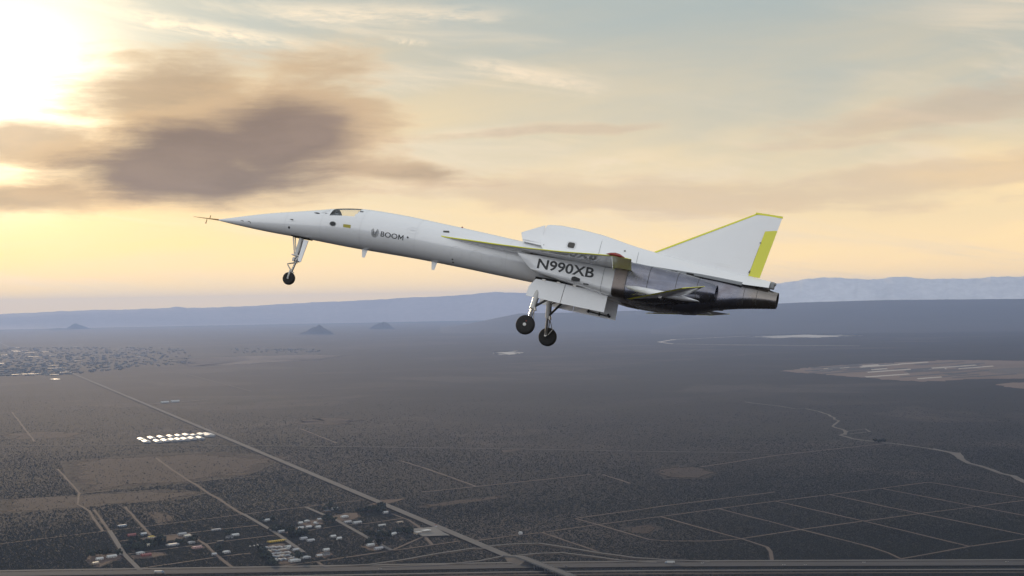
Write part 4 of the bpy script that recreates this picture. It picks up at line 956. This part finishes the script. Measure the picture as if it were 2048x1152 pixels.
HS = [
 (223, 1115, 17, 9, 'white', 'white', 'long white house nearest the freeway at the settlement\'s left end', 'gable', 0),
 (199, 1120, 12, 8, 'white', 'white', 'small white house left of the long white one near the freeway', 'gable', 0),
 (191, 1128, 11, 7, 'tan', 'cream', 'tan shed closest to the freeway in the leftmost dirt yard', 'flat', 0),
 (240, 1109, 7, 6, 'white', 'white', 'tiny white shed beside the paved street behind the long white house', 'gable', Q),
 (281, 1108, 14, 9, 'white', 'pale', 'pale roofed house at the street corner beside the red barn', 'hip', 0),
 (292, 1112, 18, 9, 'red', 'red', 'long dark red barn near the left paved street', 'gable', 0),
 (263, 1072, 16, 8, 'red', 'red', 'red roofed shed behind the left grove of trees', 'gable', 0),
 (287, 1070, 11, 8, 'blue', 'white', 'white roofed house among dark trees behind the left grove', 'gable', 0),
 (303, 1076, 12, 8, 'cream', 'yellow', 'yellow roofed house at the back edge of the left grove', 'hip', 0),
 (298, 1092, 9, 7, 'cream', 'cream', 'small cream house inside the left grove of trees', 'gable', 0),
 (244, 1053, 18, 8, 'blue', 'blue', 'long blue grey building alone beside the upper dirt road', 'flat', 0),
 (364, 1070, 16, 9, 'grey', 'grey', 'grey long house below the dirt junction right of the grove', 'gable', 0),
 (374, 1074, 12, 8, 'grey', 'cream', 'cream roofed house beside the grey long house', 'gable', 0),
 (345, 1091, 22, 14, 'grey', 'grey', 'broad grey warehouse at the right end of the grove', 'flat', 0),
 (383, 1087, 12, 8, 'grey', 'pale', 'pale house right of the broad grey warehouse', 'hip', 0),
 (394, 1096, 18, 8, 'pink', 'pink', 'pinkish low building just below the warehouse', 'flat', 0),
 (470, 1072, 14, 9, 'white', 'white', 'white house by the lone tree in the open middle block', 'gable', 0),
 (459, 1076, 12, 8, 'grey', 'dark', 'dark roofed house just left of the middle block white house', 'gable', 0),
 (432, 1061, 20, 6, 'grey', 'grey', 'thin grey shed along the upper track of the middle block', 'flat', 0),
 (453, 1106, 12, 8, 'white', 'white', 'white hipped house by the dirt crossroads of the middle block', 'hip', 0),
 (440, 1085, 14, 7, 'dark', 'dark', 'dark shed on the dirt road below the middle white house', 'flat', 0),
 (428, 1111, 8, 6, 'grey', 'pale', 'small pale hut beside the dirt crossroads tree', 'gable', 0),
 (534, 1042, 17, 10, 'white', 'white', 'bright white house standing alone by the upper paved street', 'hip', 0),
 (601, 1048, 9, 6, 'white', 'white', 'white shed at the left of the middle row of sheds', 'gable', 0),
 (614, 1044, 10, 7, 'white', 'white', 'bright white hut topmost in the middle row of sheds', 'hip', 0),
 (632, 1048, 9, 7, 'pale', 'white', 'pale hut right of the topmost hut in the row of sheds', 'gable', Q),
 (638, 1041, 8, 6, 'tan', 'pale', 'tan hut beside the dirt yard above the row of sheds', 'gable', 0),
 (617, 1056, 12, 7, 'grey', 'white', 'white roofed house along the lower lane of the shed row', 'gable', 0),
 (636, 1056, 10, 7, 'white', 'white', 'white house at the lane end right of the shed row', 'gable', 0),
 (563, 1065, 13, 8, 'grey', 'pale', 'pale roofed house at the corner of the upper paved street', 'gable', 0),
 (583, 1062, 12, 7, 'grey', 'pale', 'second house from the paved street corner on the crowded lane', 'gable', Q),
 (601, 1058, 12, 7, 'tan', 'white', 'third house from the paved street corner on the crowded lane', 'gable', 0),
 (556, 1058, 10, 7, 'grey', 'dark', 'dark roofed hut under trees by the upper paved street', 'gable', 0),
 (669, 1019, 13, 8, 'grey', 'pale', 'pale house among trees at the uppermost block', 'gable', 0),
 (654, 1024, 14, 8, 'brown', 'dark', 'dark house left of the pale one in the uppermost block', 'hip', 0),
 (689, 1035, 15, 9, 'white', 'white', 'white house in the orange dirt yard', 'hip', 0),
 (695, 1046, 16, 8, 'grey', 'grey', 'grey building below the orange dirt yard', 'gable', 0),
 (714, 1047, 18, 10, 'pale', 'pale', 'pale wide barn right of the grey building below the orange yard', 'gable', 0),
 (771, 1027, 10, 7, 'grey', 'pale', 'small pale house beside the big tree clump near the highway', 'gable', 0),
 (764, 1052, 16, 6, 'white', 'white', 'long white shed in the open lot near the highway', 'flat', 0),
 (800, 1046, 14, 5, 'tan', 'tan', 'low tan shed nearest the highway in the open lot', 'flat', 0),
 (666, 1075, 10, 7, 'white', 'white', 'left of two white huts in the empty dark lot', 'gable', 0),
 (678, 1079, 9, 6, 'white', 'white', 'right of two white huts in the empty dark lot', 'gable', 0),
 (607, 1079, 13, 8, 'grey', 'grey', 'grey house under trees on the lower lane', 'gable', 0),
 (621, 1083, 14, 8, 'grey', 'pale', 'pale house right of the grey one on the lower lane', 'gable', 0),
 (741, 1092, 14, 9, 'white', 'white', 'white house between two dark trees near the dirt junction', 'gable', 0),
 (757, 1099, 16, 8, 'grey', 'grey', 'grey house right of the white house by the dirt junction', 'gable', 0),
 (652, 1102, 11, 8, 'white', 'white', 'white house alone in the lower right lot of the settlement', 'gable', 0),
 (652, 1110, 12, 8, 'grey', 'dark', 'dark house in front of the lone white house of the lower lot', 'gable', 0),
 (638, 1114, 10, 7, 'tan', 'pale', 'tan hut left of the dark house in the lower lot', 'gable', 0),
 (786, 1070, 15, 7, 'white', 'white', 'long white house in the scrub left of the filling station', 'gable', .3),
 (803, 1066, 11, 7, 'grey', 'dark', 'dark house among trees beside the filling station', 'gable', 0),
 (589, 1123, 20, 10, 'white', 'white', 'big white building at the foot of the trailer yard', 'gable', 0),
 (611, 1117, 17, 10, 'grey', 'pale', 'pale grey house right of the big white trailer yard building', 'hip', 0),
 (591, 1102, 12, 7, 'grey', 'pale', 'pale house by the paved street end beside the trailer yard', 'gable', 0),
 (577, 1096, 8, 6, 'white', 'white', 'small white hut topmost by the trailer yard street', 'gable', 0),
 (759, 1065, 12, 8, 'brown', 'dark', 'brown house in scrub below the open lot', 'gable', 0),
 (110, 759, 40, 90, 'white', 'white', 'big white shed standing alone below the far town', 'flat', 0),
]
for (u, v, L, W_, wc, rc, lb, stl, tn) in HS: house(u, v, L, W_, wc, rc, lb, stl, tn, hr=1.8 if stl != 'flat' else .5)
# trailers in the yard
for i in range(30):
    fx, fy2 = (i % 6) / 5, (i // 6) / 4
    u = 536 + fx * 34 + fy2 * 16 + random.uniform(-2, 2); v = 1097 + fy2 * 24 - fx * 3 + random.uniform(-1, 1)
    house(u, v, random.choice((9, 11, 12)), 3.4, random.choice(('pale', 'grey', 'blue', 'white', 'tan')), random.choice(('pale', 'grey', 'blue', 'pale')), 'small trailer home, %s in the %s row of the crowded trailer yard' % (['leftmost', 'second', 'third', 'fourth', 'fifth', 'rightmost'][i % 6], ['back', 'second', 'middle', 'fourth', 'front'][i // 6]), 'flat', random.choice((0, Q)) + random.uniform(-.1, .1), 2.7, .35, 'trailer_home', 'trailer', 'trailer homes crowded in the yard')
for u, v in ((326, 806), (333, 805.5), (346, 804), (354, 803.5)):
    house(u, v, 22, 14, 'white', 'white', {326: 'leftmost white shed on the lane off the highway', 333: 'second white shed on the lane off the highway', 346: 'third white shed on the lane off the highway', 354: 'rightmost white shed on the lane off the highway'}[u], 'gable', 0, 5, 3, 'farm_shed', 'shed', 'white sheds on the farm lane')
# row of long white sheds beside the highway
d0, d1 = G(417, 866), G(590, 938); HWD = math.atan2(d1.y - d0.y, d1.x - d0.x)
M['h_roofwhite'] = pbr('white_sheet_roofing', (.52, .52, .52), .5, var=.2, vscale=.1)
PAL['roofwhite'] = 0
upper = [(283, 880), (303, 877.5), (322, 875.8), (341, 874.2), (357, 873), (373, 871.5), (388, 872), (403, 870)]
lower = [(292, 884.5), (315, 884), (330, 882.5), (345, 881.2), (357, 880.5), (370, 879.5), (384, 878.2), (400, 877.2)]
ordn = ['first', 'second', 'third', 'fourth', 'fifth', 'sixth', 'seventh', 'eighth']
for row, nm in ((upper, 'far'), (lower, 'near')):
    for k, (u, v) in enumerate(row):
        if nm == 'far' and k == 6: L_ = 40
        else: L_ = random.uniform(62, 78)
        house(u, v, L_, random.uniform(20, 25), 'pale', 'roofwhite', '%s from left of the white sheds in the row %s the railway' % (ordn[k], 'farther from' if nm == 'far' else 'nearer'), 'gable', HWD - GRID, 4.5, 2.6, 'white_shed', 'shed', 'long white sheds beside the highway')
house(416, 871, 100, 34, 'pale', 'roofwhite', 'largest white shed right beside the highway', 'gable', HWD - GRID, 5, 3, 'white_shed', 'shed', 'long white sheds beside the highway')

# vehicles
def veh_mesh(kind):
    if kind == 'bus':
        b = MB().rings([[(-5.5, -1.25, .5), (-5.5, 1.25, .5), (-5.5, 1.25, 2.9), (-5.5, .8, 3.1), (-5.5, -.8, 3.1), (-5.5, -1.25, 2.9)], [(4.0, -1.25, .5), (4.0, 1.25, .5), (4.0, 1.25, 2.9), (4.0, .8, 3.1), (4.0, -.8, 3.1), (4.0, -1.25, 2.9)]]).box(4.0, 5.6, -1.1, 1.1, .5, 1.6)
        g = MB().box(-5.2, 3.8, -1.27, 1.27, 1.8, 2.5); wx = (-3.6, 3.6); wr = .5
    elif kind == 'semi':
        b = MB().box(-10, 3.2, -1.3, 1.3, 1.2, 4.1)
        g = MB().rings([[(3.6, -1.2, .6), (3.6, 1.2, .6), (3.6, 1.2, 3.7), (3.6, -1.2, 3.7)], [(5.4, -1.2, .6), (5.4, 1.2, .6), (5.4, 1.2, 3.2), (5.4, -1.2, 3.2)], [(7.2, -1.1, .6), (7.2, 1.1, .6), (7.2, 1.1, 1.9), (7.2, -1.1, 1.9)]]); wx = (-8.8, -7.5, 4.0, 6.4); wr = .52
    elif kind == 'van':
        b = MB().rings([[(-2.6, -1, .4), (-2.6, 1, .4), (-2.6, .95, 2.2), (-2.6, -.95, 2.2)], [(1.3, -1, .4), (1.3, 1, .4), (1.3, .9, 2.2), (1.3, -.9, 2.2)], [(2.0, -1, .4), (2.0, 1, .4), (2.0, .95, 1.2), (2.0, -.95, 1.2)], [(2.7, -.95, .4), (2.7, .95, .4), (2.7, .9, 1.0), (2.7, -.9, 1.0)]])
        g = MB().box(-1.5, 1.2, -1.02, 1.02, 1.35, 1.9); wx = (-1.7, 1.7); wr = .36
    else:
        b = MB().rings([[(-2.3, -.9, .3), (-2.3, .9, .3), (-2.3, .85, .95), (-2.3, -.85, .95)], [(2.3, -.9, .3), (2.3, .9, .3), (2.3, .85, .8), (2.3, -.85, .8)]])
        g = MB().rings([[(-1.6, -.82, .9), (-1.6, .82, .9), (1.2, .82, .85), (1.2, -.82, .85)], [(-1.0, -.65, 1.45), (-1.0, .65, 1.45), (.4, .65, 1.45), (.4, -.65, 1.45)]]); wx = (-1.4, 1.4); wr = .33
    res = [b.build('t', None), g.build('t', None)]
    w = MB().lathe((0, 0, 0), (0, 1, 0), [(-.12, wr * .6), (-.12, wr), (.12, wr), (.12, wr * .6)], 12).build('t', None)
    out = [o.data for o in res + [w]]
    for o in res + [w]: bpy.data.objects.remove(o)
    return out, wx, wr, {'bus': 1.15, 'semi': 1.15, 'van': .9, 'car': .8}[kind]
VM = {k: veh_mesh(k) for k in ('bus', 'semi', 'van', 'car')}
def vehicle(kind, p, rz, col, label, group=None, glass='pane'):
    (b, g, w), wx, wr, hy_ = VM[kind]
    r = empty({'bus': 'school_bus', 'semi': 'semi_truck', 'van': 'parked_van', 'car': 'car'}[kind], p, rz); tag(r, label, {'bus': 'bus', 'semi': 'truck', 'van': 'van', 'car': 'car'}[kind], group)
    child('body' if kind != 'semi' else 'trailer_box', b, M['h_' + col], r); child('windows' if kind != 'semi' else 'cab', g, M[glass] if kind != 'semi' else M['h_blue'], r)
    for x in wx:
        for s in (-1, 1): child('wheel', w, M['rubber'], r, (x, s * hy_, wr))
for i in range(8):
    p = G(538 + i * 4.2, 1085.5 - i * .55); vehicle('bus', p, GRID + Q + .25, 'yellow', ['leftmost', 'second', 'third', 'fourth', 'fifth', 'sixth', 'seventh', 'rightmost'][i] + ' yellow school bus in the parked row below the paved street', 'yellow school buses parked in a row')
for k, (u, v) in enumerate(((500, 1094), (508, 1092.5), (515, 1091.5), (523, 1091))):
    vehicle('van', G(u, v), GRID + Q, 'white', ['leftmost', 'second', 'third', 'rightmost'][k] + ' white van in the short row left of the school buses', 'white vans left of the buses')
fw = G(1500, 1129) - G(1300, 1129.3); FWA = math.atan2(fw.y, fw.x)
def on_fw(u, dv, z=2.35):
    v = float(np.interp(u, [q[0] for q in FW], [q[1] for q in FW])) + dv; p = G(u, v); p.z += z; return p
vehicle('semi', on_fw(1338, 5.2), FWA + math.pi, 'white', 'white semi truck with blue cab on the freeway right of the overpass')
vehicle('semi', on_fw(320, 9.6), FWA, 'white', 'white semi truck on the freeway at the bottom left edge')
for k, (u, dv, c, lb) in enumerate(((1132, 9.4, 'dark', 'dark car on the freeway just right of the overpass'), (1568, 9.8, 'white', 'white car left of the pair on the right freeway stretch'), (1611, 9.8, 'pale', 'pale car right of the pair on the right freeway stretch'), (1728, 5.0, 'white', 'white car on the upper lanes at far right freeway'), (2014, 5.0, 'pale', 'pale car on the freeway by the right picture edge'), (1405, 5.4, 'white', 'white car just behind the semi truck on the freeway'), (760, 9.6, 'pale', 'pale car on the freeway left of the overpass'))):
    vehicle('car', on_fw(u, dv), FWA + (math.pi if dv < 7 else 0), c, lb)
for u, v, lb in ((781, 1016.5, 'white car on the highway above the filling station'), (700, 981, 'pale car on the highway halfway to the sheds')):
    p = G(u, v); p.z += 2.65; vehicle('car', p, HWD, 'white', lb)
# filling station
patch('station_forecourt', [(820, 1060), (868, 1056), (890, 1068), (900, 1073), (845, 1075)], M['concrete'], 2.4, .5)
gst = empty('filling_station', G(852, 1066), GRID); tag(gst, 'filling station with white canopy on a pale forecourt beside the highway', 'filling station')
MB().box(-9, 9, -6, 6, 5.0, 6.2).build('canopy', M['h_white'], gst)
for x in (-7, 0, 7):
    for y in (-3, 3): MB().box(x - .25, x + .25, y - .25, y + .25, 0, 5.0).build('column', M['h_grey'], gst)
MB().box(-26, -13, -5, 6, 0, 4.2).build('shop', M['h_tan'], gst); MB().box(-26.4, -12.6, -5.4, 6.4, 4.2, 4.7).build('shop_roof', M['h_pale'], gst)
MB().box(-24, -15, -5.1, -5.02, .5, 2.8).build('shop_window', M['pane'], gst)
for x in (-7, 0, 7): MB().box(x - .5, x + .5, -.4, .4, 0, 2).build('pump', M['h_red'], gst)
pg = empty('pole_sign', G(872, 1063), GRID); tag(pg, 'tall red and white pole sign beside the filling station', 'sign')
MB().tube((0, 0, 0), (0, 0, 12), .3, n=8).build('pole', M['h_grey'], pg); MB().box(-2.4, 2.4, -.25, .25, 9, 12.5).build('panel', M['h_white'], pg); MB().box(-2.5, 2.5, -.3, .3, 12.52, 14).build('header', M['h_red'], pg)
tk = empty('water_tank', G(1041, 1069)); tag(tk, 'small white water tank in the scrub above the freeway ramps', 'tank')
MB().lathe((0, 0, 0), (0, 0, 1), [(0, 4), (5, 4)], 20).build('shell', M['h_white'], tk); MB().lathe((0, 0, 5.01), (0, 0, 1), [(0, 4.2), (1.2, .3)], 20).build('roof', M['h_pale'], tk)

# trees
M['leaf'] = pbr('dark_leaf', (.020, .027, .016), .8, var=.4, vscale=.5); M['bark'] = pbr('bark', (.06, .045, .035), .9)
def tree_mesh(seed, tall):
    r = random.Random(seed); c = MB()
    clumps = [(r.gauss(0, .30), r.gauss(0, .30), r.uniform(.35, .95)) for _ in range(11)]
    for (x, y, z) in clumps:
        s = r.uniform(.16, .30) * (1.15 - .5 * abs(z - .6))
        for _ in range(34):
            d = Vector((r.gauss(0, 1), r.gauss(0, 1), r.gauss(0, .8))).normalized() * s * r.uniform(.4, 1.05)
            p = Vector((x, y, z * tall)) + d
            a = Vector((r.gauss(0, 1), r.gauss(0, 1), r.gauss(0, 1))).normalized(); b = a.orthogonal().normalized(); q = s * .44
            c.add([p + a * q, p + b * q, p - a * q, p - b * q], [(0, 1, 2, 3)])
    co = mesh_obj('t', c.V, c.F); tr = MB().tube((0, 0, -.02), (.02, 0, .45 * tall), .05, .028, 7)
    for k in range(4):
        x, y, z = clumps[k]; tr.tube((.01, 0, .3 * tall), (x * .8, y * .8, z * tall * .9), .026, .012, 5)
    to = tr.build('t', None); d = (co.data, to.data)
    for o in (co, to): bpy.data.objects.remove(o)
    return d
TM = [tree_mesh(k, t) for k, t in enumerate((1.0, 1.15, .9, 1.3, 1.0))]
def tree(u, v, h, label, group, k):
    c, t = TM[k % 5]; r = empty('tree', G(u, v), random.uniform(0, 6)); r.scale = (h, h, h); tag(r, label, 'tree', group)
    child('crown', c, M['leaf'], r); child('trunk', t, M['bark'], r)
nth = lambda i: ['first', 'second', 'third', 'fourth', 'fifth', 'sixth', 'seventh', 'eighth', 'ninth', 'tenth'][i]
TL = []
g1 = ('dark tree in the dense grove of the left block', 'trees of the left grove')
for i in range(22): TL.append((random.uniform(250, 328), 0, random.uniform(8, 13), *g1))
for i in range(len(TL)):
    u = TL[i][0]; TL[i] = (u, 1086 + (290 - u) * .10 + random.uniform(-5, 16) * (1 if u < 290 else .6), *TL[i][2:])
for i, u in enumerate((184, 200, 211, 218, 238)): TL.append((u, 1113 - i * .8, 9 if i else 13, nth(i) + ' tree from left in the line behind the leftmost yard houses' if i else 'tall tree leftmost behind the yard houses', 'trees behind the left yard'))
for u, v, h, lb in ((360, 1088, 11, 'tree at the right end of the broad warehouse'), (389, 1085, 11, 'round tree beside the pale house right of the warehouse'), (436, 1103, 12, 'tree at the dirt crossroads of the middle block'), (457, 1070, 12, 'tree between the two middle block houses'),
     (660, 1016, 12, 'taller tree behind the uppermost block houses'), (650, 1021, 9, 'shorter tree left of the uppermost houses'), (653, 1045, 13, 'left of two trees at the orange dirt yard corner'), (666, 1045, 11, 'right of two trees at the orange dirt yard corner'),
     (772, 1077, 13, 'round dark tree alone in the scrub below the open lot'), (757, 1091, 13, 'right tree beside the white junction house'), (738, 1088, 12, 'left tree beside the white junction house'), (597, 1121, 12, 'tree right of the big white trailer yard building'),
     (545, 1043, 10, 'tree right of the lone bright white house'), (524, 1043, 8, 'tree left of the lone bright white house'), (671, 1022, 8, 'small tree right of the uppermost pale house')): TL.append((u, v, h, lb, None))
for u, v, h in ((754, 1021, 10), (761, 1020, 13), (767, 1020, 12), (758, 1024, 9), (765, 1024, 10)): TL.append((u, v, h, 'tall tree in the big dark clump beside the highway', 'big tree clump by the highway'))
for i in range(9): TL.append((714 + i * 4.6, 1026 - i * .6 + random.uniform(-1.5, 1.5), random.uniform(7, 11), nth(i) + ' tree from left in the windbreak beside the big highway clump', 'windbreak trees'))
for i in range(12): TL.append((random.uniform(575, 612), random.uniform(1064, 1078), random.uniform(8, 13), 'dark tree in the thicket along the lower lane', 'lower lane thicket'))
for i in range(10): TL.append((542 + random.uniform(0, 44), 1060 + random.uniform(-3, 4), random.uniform(6, 9), 'tree shading the crowded lane of houses', 'crowded lane trees'))
for i in range(10): TL.append((520 + i * 2.9, 1103 + i * 3.0, random.uniform(7, 11), nth(i) + ' tree from the buses in the row left of the trailer yard', 'trailer yard tree row'))
for i in range(6): TL.append((735 + i * 5.5, 1070 + random.uniform(-2, 4), random.uniform(6, 9), nth(i) + ' from left of the bushy trees around the brown scrub house', 'trees around the brown house'))
for i, u in enumerate((797, 801, 810, 816, 820)): TL.append((u, 1066 + random.uniform(-1, 1), random.uniform(8, 11), nth(i) + ' from left of the dark trees beside the filling station', 'trees by the filling station'))
for i in range(6): TL.append((1750 + i * 4, 885 + random.uniform(-1.2, 1.2), random.uniform(7, 10), nth(i) + ' from left of the dark trees at the dry wash bend', 'trees at the wash bend'))
for k, q in enumerate(TL): tree(*q, k)

# far town: countless tiny roofs and trees
def town():
    P = []
    for _ in range(1700):
        u = rng.uniform(-20, 380); v = rng.uniform(694, 752)
        lim = 752 - max(0, u - 110) * .095
        if v > lim or v < 690 + (u > 330) * 5: continue
        if rng.random() < (u - 60) / 420: continue
        P.append((u, v))
    for _ in range(60): P.append((rng.uniform(460, 640), rng.uniform(697, 706)))
    V = []; Fc = []; C = []
    for u, v in P:
        p = G(u, v); l = rng.uniform(7, 16); w = rng.uniform(6, 10); h = rng.uniform(3.5, 6)
        if rng.random() < .03: l *= 4; w *= 3
        ca, sa = math.cos(GRID), math.sin(GRID); k = len(V)
        for x, y, z in ((-l, -w, 0), (l, -w, 0), (l, w, 0), (-l, w, 0), (-l, -w, h), (l, -w, h), (l, w, h), (-l, w, h), (-l, 0, h + 2), (l, 0, h + 2)):
            V.append((p.x + x * ca - y * sa, p.y + x * sa + y * ca, GZ + z))
        Fc += [(k, k + 1, k + 5, k + 4), (k + 1, k + 2, k + 6, k + 9, k + 5), (k + 2, k + 3, k + 7, k + 6), (k + 3, k, k + 4, k + 8, k + 7), (k + 4, k + 5, k + 9, k + 8), (k + 6, k + 7, k + 8, k + 9)]
        C += [rng.choice([.03, .05, .06, .08, .16, .04])] * 6
    o = mesh_obj('town', V, Fc, None); me = o.data
    at = me.attributes.new('tone', 'FLOAT', 'FACE'); at.data.foreach_set('value', np.array(C, np.float32))
    m = bpy.data.materials.new('town_roofs'); m.use_nodes = True; t = NT(m.node_tree); out = t.new('ShaderNodeOutputMaterial'); b = t.new('ShaderNodeBsdfPrincipled'); t.l.new(b.outputs[0], out.inputs[0])
    a = t.new('ShaderNodeAttribute', attribute_name='tone'); t.put(b.inputs['Base Color'], t.mix(1.0, a.outputs['Color'], (.95, .9, .85), 'MULTIPLY')); b.inputs['Roughness'].default_value = .6
    me.materials.append(m); tag(o, 'hazy town of countless small roofs on the left plain', 'town', kind='stuff')
town()

# scrub: low creosote bushes over the nearer desert
def scrub():
    n = 300000
    uu = rng.uniform(-40, 2088, n * 3)
    vv = 1175 - 400 * rng.random(n * 3) ** 1.2
    # spread evenly over the ground, thinning with distance
    keep = rng.random(n * 3) < 1.0
    c = np.array(CAM); d = np.stack([(uu - 1024) / F, -(vv - 576) / F, -np.ones_like(uu)], 1) @ c.T
    k = -H / d[:, 2]; X = d[:, 0] * k; Y = d[:, 1] * k
    fade_ = np.clip((vv - 775) / 140, 0, 1)
    dens = np.sin(X * .004 + 1.3 * np.sin(Y * .003)) * np.cos(Y * .0035 + X * .001)
    keep = rng.random(n * 3) < np.clip(.6 + .3 * dens, .1, .95) * fade_
    S_ = np.array(SEGS); 
    X = X[keep]; Y = Y[keep]; bad = np.zeros(len(X), bool)
    near = S_[(S_[:, 1] < 7000) & (np.abs(S_[:, 0]) < 4000)]
    for (ax, ay, bx, by, r) in near:
        sel = (X > min(ax, bx) - r) & (X < max(ax, bx) + r) & (Y > min(ay, by) - r) & (Y < max(ay, by) + r)
        if not sel.any(): continue
        ii = np.nonzero(sel)[0]; dx, dy = bx - ax, by - ay; L2 = dx * dx + dy * dy + 1e-6
        tt = np.clip(((X[ii] - ax) * dx + (Y[ii] - ay) * dy) / L2, 0, 1)
        bad[ii[np.hypot(X[ii] - ax - tt * dx, Y[ii] - ay - tt * dy) < r]] = True
    for poly, kp in BARE:
        A = np.array(poly); B = np.roll(A, -1, 0); ins = np.zeros(len(X), bool)
        for (ax, ay), (bx, by) in zip(A, B):
            if ay != by: ins ^= ((ay > Y) != (by > Y)) & (X < (bx - ax) * (Y - ay) / (by - ay) + ax)
        bad |= ins & (rng.random(len(X)) > kp)
    X = X[~bad][:n]; Y = Y[~bad][:n]; n = len(X)
    h = rng.uniform(.7, 1.7, n) * (1 + .8 * (rng.random(n) < .06)); r = h * rng.uniform(.75, 1.2, n); an = rng.uniform(0, 6.28, n)
    V = np.zeros((n, 5, 3), np.float32)
    for j in range(4):
        a = an + j * math.pi / 2; V[:, j, 0] = X + r * np.cos(a); V[:, j, 1] = Y + r * np.sin(a); V[:, j, 2] = GZ + h * .1
    V[:, 4] = np.stack([X, Y, GZ + h], 1)
    tri = np.array([(0, 1, 4), (1, 2, 4), (2, 3, 4), (3, 0, 4)])
    Fi = (np.arange(n)[:, None, None] * 5 + tri[None]).reshape(-1).astype(np.int32)
    me = bpy.data.meshes.new('scrub'); me.vertices.add(n * 5); me.vertices.foreach_set('co', V.reshape(-1))
    me.loops.add(len(Fi)); me.loops.foreach_set('vertex_index', Fi); me.polygons.add(len(Fi) // 3)
    me.polygons.foreach_set('loop_start', np.arange(0, len(Fi), 3, dtype=np.int32)); me.update(calc_edges=True); me.validate()
    o = bpy.data.objects.new('scrub', me); COL.objects.link(o)
    me.materials.append(earth('creosote_leaf', (.015, .016, .013), .5, .05, 0))
    tag(o, 'low dark creosote scrub dotting the near desert floor', 'scrub', kind='stuff')
scrub()
